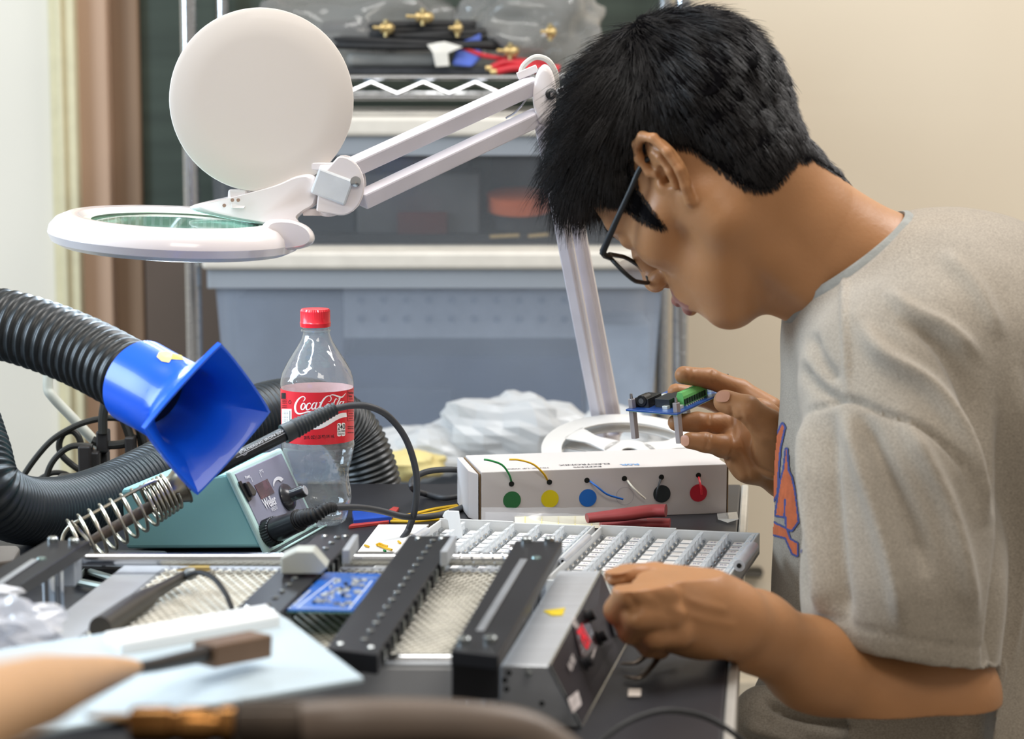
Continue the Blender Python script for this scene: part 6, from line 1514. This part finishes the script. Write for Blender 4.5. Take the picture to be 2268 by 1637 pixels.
# folds: raise or sink the surface along creases seen on the near side
folds = [([(1898, 704), (1956, 784), (2058, 856), (2130, 958), (2172, 1075), (2190, 1180)], 20, .0065), ([(1985, 690), (2080, 760), (2150, 880), (2185, 1010), (2205, 1160)], 20, -.006),
         ([(1757, 929), (1869, 885), (1956, 914), (2058, 958), (2130, 1030), (2166, 1139)], 7, -.0035), ([(1870, 560), (1868, 640), (1872, 760), (1880, 880)], 6, .0022),
         ([(1900, 900), (1950, 1020), (2010, 1150), (2060, 1290)], 20, -.0055), ([(1870, 905), (1900, 1010), (1945, 1150), (1985, 1300), (2000, 1400)], 18, .0050),
         ([(1800, 900), (1790, 1000), (1800, 1130), (1820, 1290), (1826, 1380)], 18, .0060), ([(1842, 905), (1838, 1010), (1850, 1150), (1868, 1300), (1880, 1390)], 16, -.0050),
         ([(1990, 920), (2050, 1020), (2100, 1130), (2140, 1280), (2160, 1400)], 20, .0050), ([(1762, 800), (1790, 840), (1830, 870), (1868, 885)], 12, -.004),
         ([(1790, 730), (1810, 790), (1860, 850)], 14, -.0045), ([(2215, 900), (2235, 1060), (2225, 1250), (2200, 1450), (2195, 1600)], 14, -.0065), ([(2250, 800), (2262, 1000), (2255, 1250), (2235, 1500)], 14, .005),
         ([(1740, 1000), (1760, 1120), (1780, 1240), (1790, 1340)], 14, -.005), ([(1960, 640), (2020, 690), (2100, 730), (2180, 800)], 16, .0035),
         ([(1690, 1540), (1740, 1580), (1820, 1600), (1900, 1612)], 12, -.006), ([(1650, 1600), (1700, 1620), (1800, 1650)], 12, .005), ([(2080, 560), (2160, 640), (2220, 760)], 18, .003)]
bvs = BVHTree.FromPolygons([tuple(x) for x in sv], sf)
me_t = bpy.data.meshes.new('tmp'); me_t.from_pydata(sv.tolist(), [], sf); bm = bmesh.new(); bm.from_mesh(me_t); bmesh.ops.recalc_face_normals(bm, faces=bm.faces); bm.to_mesh(me_t); bm.free()
sn_ = np.array([v.normal[:] for v in me_t.vertices]); bpy.data.meshes.remove(me_t)
sx, sy = projn(sv); dv = sv - np.array(CAM); facing = (-(sn_ * dv).sum(1) / np.linalg.norm(dv, axis=1)); fm = np.clip((facing + .05) / .35, 0, 1)
disp = np.zeros(len(sv))
for pts, wpx, amp in folds:
    q = np.array([(p.x, p.y) for p in catmull([V(x, y, 0) for x, y in pts], 6)]); dd, tpr = polytaper(sx, sy, q); disp += 2.0 * amp * tpr * np.exp(-(dd / wpx) ** 2)
# hem stitch line
hq_ = np.array([(1812, 1362), (1900, 1386), (2000, 1412), (2100, 1430), (2188, 1438)], float); dd = polydist(sx, sy, hq_); disp += np.where(sv[:, 1] < 1.95, -.0022 * np.exp(-(dd / 5) ** 2), 0)
small = np.array([noise.noise(Vector((p[0] * 9, p[1] * 9, p[2] * 4))) * .004 + noise.noise(Vector((p[0] * 26, p[1] * 26, p[2] * 12 + 9))) * .0016 for p in sv])
sv2 = sv + sn_ * (disp * fm + small)[:, None]
def shirt_mat():
    m = mat('heather_grey_jersey', '#a0978a', .9, 0, .06, 9, spec=.15, sheen=.25)
    nt = m.node_tree; N = nt.nodes.new; L = nt.links.new
    b = nt.nodes['Principled BSDF']; old = b.inputs['Base Color'].links[0].from_socket
    tc = N('ShaderNodeTexCoord'); mp2 = N('ShaderNodeMapping'); mp2.inputs['Scale'].default_value = (620, 620, 1150); L(tc.outputs['Object'], mp2.inputs[0])
    nz = N('ShaderNodeTexNoise'); nz.inputs['Scale'].default_value = 1.0; nz.inputs['Detail'].default_value = 5; L(mp2.outputs[0], nz.inputs[0])
    mr = N('ShaderNodeMapRange'); mr.inputs[1].default_value = .35; mr.inputs[2].default_value = .65; mr.inputs[3].default_value = .74; mr.inputs[4].default_value = 1.16; L(nz.outputs[0], mr.inputs[0])
    mx = N('ShaderNodeMix'); mx.data_type = 'RGBA'; mx.blend_type = 'MULTIPLY'; mx.inputs['Factor'].default_value = 1; L(old, mx.inputs['A'])
    cb_ = N('ShaderNodeCombineColor'); [L(mr.outputs[0], cb_.inputs[i]) for i in range(3)]; L(cb_.outputs[0], mx.inputs['B']); L(mx.outputs['Result'], b.inputs['Base Color'])
    bp = N('ShaderNodeBump'); bp.inputs['Strength'].default_value = .35; bp.inputs['Distance'].default_value = .001; L(nz.outputs[0], bp.inputs['Height']); L(bp.outputs[0], b.inputs['Normal'])
    return m
Mshirt = shirt_mat()
shirt = from_arrays('t_shirt', sv2, sf, [Mshirt], person)
# ribbed collar
cr = MB(); K = 72; ring_ = []
for i in range(K + 1):
    a = 2 * PI * i / K; c = nc_ + e1 * (.0685 * math.cos(a)) + np.array((0, 1, 0)) * (.0745 * math.sin(a)); ring_.append(c)
prof = [(-.0035, -.012), (.0, -.015), (.0045, -.012), (.0042, .004), (.0010, .006), (-.0018, .004)]
vs_ = []; 
for i in range(K):
    a = 2 * PI * i / K; rad_ = e1 * math.cos(a) + np.array((0, 1, 0)) * math.sin(a)
    for r_, h_ in prof: vs_.append(Vector(ring_[i] + rad_ * (r_ - h_ * .35) + nax * h_))
m_ = len(prof)
cr.add(vs_, [(i * m_ + k, i * m_ + (k + 1) % m_, ((i + 1) % K) * m_ + (k + 1) % m_, ((i + 1) % K) * m_ + k) for i in range(K) for k in range(m_)])
cr.build('collar', mat('collar_rib', '#9a9c99', .9, 0, .08, 60, .3, 500, spec=.15), shirt, smooth=True, sharp=70)
# chest print: orange letter shapes with dark blue outline, lying on the cloth
bvs = BVHTree.FromPolygons([tuple(x) for x in sv2], sf)
def zz(l): return [(1650 + x / 4.545, 900 + y / 4.545) for x, y in l]
shapes = [zz([(385, 180), (402, 215), (356, 420), (340, 620), (328, 880), (290, 948), (250, 940), (250, 500), (330, 300)]),
          zz([(425, 430), (438, 650), (468, 705), (500, 860), (520, 1010), (535, 1160), (475, 1245), (432, 1225), (425, 1100), (395, 1105), (322, 1095), (345, 920), (375, 740), (405, 630)]),
          zz([(240, 1120), (310, 1185), (420, 1235), (455, 1340), (530, 1385), (528, 1500), (490, 1480), (455, 1400), (420, 1320), (300, 1290), (240, 1250)])]
def hitp(x, y, off):
    r = ray(x, y).normalized(); h_, n2, _, _ = bvs.ray_cast(CAM, r)
    if h_ is None or h_.y < 1.86: return None
    if n2.dot(r) > 0: n2 = -n2
    return h_ + n2 * off
og, ob_ = MB(), MB(); st_ = 1.6; cache = {}
def gp_(i, j, off):
    k = (i, j, off)
    if k not in cache: cache[k] = hitp(1650 + i * st_, 930 + j * st_, off)
    return cache[k]
gx, gy = np.meshgrid(np.arange(0, 100), np.arange(0, 200), indexing='ij'); cxs = (1650 + (gx + .5) * st_).ravel(); cys = (930 + (gy + .5) * st_).ravel()
ins = np.zeros(len(cxs), bool); dis = np.full(len(cxs), 1e9)
for sh_ in shapes:
    s2_ = np.array(sh_ + sh_[:1]); ins |= inside_poly(cxs, cys, sh_); dis = np.minimum(dis, polydist(cxs, cys, s2_))
dis = np.minimum(dis, np.where(polydist(cxs, cys, np.array(zz([(412, 940), (400, 1105)]))) < 2.2, 0, 1e9))
blue_in = polydist(cxs, cys, np.array(zz([(412, 940), (404, 1105)]))) < 2.0
for n_i, (i, j) in enumerate(zip(gx.ravel(), gy.ravel())):
    o_ = ins[n_i] and not blue_in[n_i]; b_ = (not ins[n_i] and dis[n_i] < 4.2) or (ins[n_i] and blue_in[n_i])
    if not (o_ or b_): continue
    q = [gp_(i, j, .0009), gp_(i + 1, j, .0009), gp_(i + 1, j + 1, .0009), gp_(i, j + 1, .0009)]
    if any(x is None for x in q) or max((q[0] - x).length for x in q) > .012: continue
    (og if o_ else ob_).quad(*q)
if og.f: og.build('orange_print', mat('orange_print', '#bf6238', .8, 0, .08, 150), shirt, smooth=True)
if ob_.f: ob_.build('blue_print_outline', mat('navy_print', '#3d4b86', .8, 0, .1, 150), shirt, smooth=True)
rg = MB()
for i in range(16):
    a, b = 2 * PI * i / 16, 2 * PI * (i + 1) / 16; q = [hitp(1782 + r * .55 * math.cos(t), 1225 + r * math.sin(t), .0009) for t, r in ((a, 13), (b, 13), (b, 9.5), (a, 9.5))]
    if all(x is not None for x in q): rg.quad(*q)
for x0, y0, x1, y1 in ((1780, 1219, 1780, 1232), (1780, 1219, 1785, 1222), (1781, 1225, 1786, 1232)):
    q = [hitp(x0 - 1, y0, .0009), hitp(x0 + 1, y0, .0009), hitp(x1 + 1, y1, .0009), hitp(x1 - 1, y1, .0009)]
    if all(x is not None for x in q): rg.quad(*q)
if rg.f: rg.build('print_mark', MATS['navy_print'], shirt, label='small round blue mark')
# shorts and legs below the frame
pt = Field(PA(1500, 2000, 1.6) - .1, PA(2400, 1560, 2.3) + .1, .008)
pt.chain([PA(2080, 1840, 2.02), PA(1760, 1880, 1.90)], [.08, .07], .04); pt.chain([PA(2080, 1840, 2.12), PA(1760, 1880, 2.22)], [.08, .07], .04)
pv, pf2 = pt.mesh(); from_arrays('shorts', pv, pf2, [mat('dark_shorts', '#3c3d44', .85)], person)
lg = MB()
for Yk in (1.90, 2.22):
    k0 = P(1755, 1860, Yk); lg.tube([k0, V(k0.x - .02, k0.y, .30), V(k0.x - .01, k0.y, .08)], [.055, .05, .036], 18); lg.tube([V(k0.x + .03, k0.y, .045), V(k0.x - .14, k0.y, .035)], [.045, .038], 16)
lg.build('legs', mat('grey_trousers', '#45464c', .8), person, smooth=True)
sto = thing('stool', 'dark round stool under the seated person, below the picture', 'stool', V(P(2080, 1660, 2.05).x, 2.07, 0))
zs_ = P(2080, 1660, 2.05).z - .10
MB().lathe((sto.location.x, 2.07, zs_ - .05), (0, 0, 1), [(.17, 0), (.18, .01), (.18, .04), (.165, .05)], 36).build('seat', mat('stool_vinyl', '#2a2a2d', .5), sto, smooth=True)
MB().cyl((sto.location.x, 2.07, .05), (sto.location.x, 2.07, zs_ - .05), .025).build('column', M_chrome, sto, smooth=True)
MB().lathe((sto.location.x, 2.07, 0), (0, 0, 1), [(.22, 0), (.22, .02), (.05, .05)], 36).build('base', M_blk, sto, smooth=True)

# ------------------------------------------------------------------ eyeglasses
gl = thing('eyeglasses', 'black framed eyeglasses worn low on the nose', 'glasses', Vector(hw((.096, 0, .01))))
Mgf = mat('matt_black_frame', '#16181a', .45, 0, .1)
def GL(f, l, u): return Vector(hw((f, l, u)))
for s_ in (1, -1):
    c = (.106, s_ * .034, .003); rim = []
    for x, y in rrect(.054, .036, .0165, 7):
        rim.append(GL(c[0] - (abs(c[1] + x * s_) ** 2) * 3.0, c[1] + x * s_, c[2] + y))
    rm = MB().tube(rim + [rim[0]], .0020, 10, False).build('rim', Mgf, gl, smooth=True)
    cc = sum(rim, Vector()) / len(rim); MB().add([cc] + rim, [(0, i + 1, (i + 1) % len(rim) + 1) for i in range(len(rim))]).build('lens', film('lens_glass', '#dfe4ee', .86, .03, .6), gl, smooth=True)
    hg = GL(.0925, s_ * .069, .017)
    MB().tube([rim[2] if s_ > 0 else rim[2], GL(.0945, s_ * .066, .016), GL(.092, s_ * .0705, .017), GL(.088, s_ * .0715, .0175)], [.002, .003, .0032, .0026], 8).build('hinge', Mgf, gl, smooth=True)
    MB().tube(catmull([GL(.091, s_ * .071, .0175), GL(.060, s_ * .0765, .022), GL(.025, s_ * .0795, .028), GL(.006, s_ * .0785, .033), GL(-.006, s_ * .076, .033), GL(-.016, s_ * .073, .022)], 6), [.0034 - .0008 * min(1, i / 10) for i in range(31)], 10, flat=.85, up=tuple(Hl)).build('temple', Mgf, gl, smooth=True)
MB().tube([GL(.105, .008, .010), GL(.108, 0, .013), GL(.105, -.008, .010)], .0018, 8).build('bridge', Mgf, gl, smooth=True)

# ------------------------------------------------------------------ the circuit board in the raised hand
dY = YO - .035
A_, B_, C_ = P(1386, 910, 2.165 + dY), P(1500, 920, 2.115 + dY), P(1628, 860, 2.225 + dY)
hbd = thing('held_circuit_board', 'blue circuit board with green terminal block and metal standoffs held between the fingers', 'circuit board', (A_ + C_) / 2)
ea = (B_ - A_); eb2 = (C_ - B_); nb_ = ea.cross(eb2).normalized()
if nb_.z < 0: nb_ = -nb_
def hb_(a, b, n=0): return A_ + ea * a + eb2 * b + nb_ * n
MB().prism([hb_(0, 0), hb_(1, 0), hb_(1, 1), hb_(0, 1)], nb_ * .0016).build('board', mat('deep_blue_solder_mask', '#28509a', .35, 0, .1, 80, coat=.2), hbd, bevel=.0002)
MB().prism([hb_(.0, .0, -.0004), hb_(1, 0, -.0004), hb_(1, 1, -.0004), hb_(0, 1, -.0004)], nb_ * .0004).build('board_underside', mat('green_fibre', '#7fa08c', .5), hbd)
def hbx(a, b, la_, lb_, h, name, m, base=.0016, bv=.0002, label=None):
    return MB().prism([hb_(a, b, base), hb_(a + la_, b, base), hb_(a + la_, b + lb_, base), hb_(a, b + lb_, base)], nb_ * h).build(name, m, hbd, bevel=bv, label=label)
Mso = mat('hex_aluminium', '#b9b3b5', .32, .35, .05)
for a, b in ((.06, .06), (.94, .05), (.93, .95), (.06, .94)):
    c = hb_(a, b, 0); s1_ = MB().lathe(c, -nb_, [(.0042, 0), (.0042, .028), (.0038, .0285)], 6).lathe(c + nb_ * .0016, nb_, [(.0042, 0), (.0042, .0075), (.0036, .008)], 6)
    MB().lathe(c, -nb_, [(.0044, 0), (.0044, .029)], 6).build('lower_standoff', Mso, hbd, bevel=.0002)
    u_o = MB().lathe(c + nb_ * .0016, nb_, [(.0040, 0), (.0040, .009)], 6).build('upper_standoff', Mso, hbd, bevel=.0002)
    MB().cyl(c + nb_ * .0105, c + nb_ * .0160, .0016, .0014, seg=12).build('threaded_stud', M_chrome, u_o, smooth=True)
# power jack
jk = hbx(.08, .10, .26, .22, .009, 'power_jack', M_blk, label='black round power jack')
j0_ = hb_(.22, .10, .0085); MB().lathe(j0_ - eb2.normalized() * .0022, eb2, [(.0052, 0), (.0058, .0008), (.0058, .013)], 24).build('jack_barrel', M_blk, jk, smooth=True)
MB().lathe(j0_ - eb2.normalized() * .0026, eb2, [(.0028, 0), (.0028, .0006)], 16).build('jack_pin', M_chrome, jk, smooth=True)
hbx(.42, .14, .28, .22, .0085, 'relay_block', mat('relay_black', '#22262b', .4), label='large black block component')
tbk = MB(); 
tA = (.84, .22)
prof_t = [(0, 0), (.0, .006), (.0025, .0112), (.0070, .0112), (.0085, .008), (.0085, 0)]
ean = ea.normalized(); ebn = eb2.normalized(); c0 = hb_(.86, .24, .0016); pl0_ = [c0 - ean * (.0085 - x) * 1.25 + nb_ * z * 1.2 for x, z in prof_t]
tbm = MB().prism(pl0_, ebn * .052).build('terminal_block', mat('terminal_green', '#72c46e', .4, 0, .04), hbd, bevel=.0003, label='green terminal block')
for i in range(9):
    q = c0 + ebn * (.0030 + .0053 * i) + nb_ * .0042
    MB().box(q + ean * .0002, (.0016, .0032, .0052), ean, ebn).build('wire_slot', mat('slot_dark_green', '#1e3a26', .6), tbm)
    MB().box(c0 + ebn * (.0024 + .0044 * i) + ean * .0022 + nb_ * .0004, (.002, .0016, .0012), ean, ebn).build('solder_pin', Mtin, hbd)
random.seed(9)
for a, b, la_, lb_, h, mm in ((.30, .48, .22, .20, .0035, Mchip), (.55, .50, .16, .14, .003, Mchip), (.22, .74, .26, .18, .004, Mchip), (.52, .70, .18, .16, .0035, Mchip), (.28, .42, .2, .04, .003, Mtin), (.48, .64, .05, .1, .003, Mtin), (.70, .86, .12, .08, .0045, Mtin), (.75, .74, .08, .06, .004, Mtin), (.14, .46, .1, .06, .003, Mtin), (.78, .14, .12, .06, .003, Mtin), (.60, .10, .1, .05, .003, Mtin), (.12, .62, .08, .1, .0035, Mtin)):
    hbx(a, b, la_, lb_, h, 'chip', mm)
for i in range(26): hbx(random.uniform(.1, .7), random.uniform(.12, .9), .05, .035, .0015, 'small_chip', Mtin if i % 3 else Mchip, bv=0)
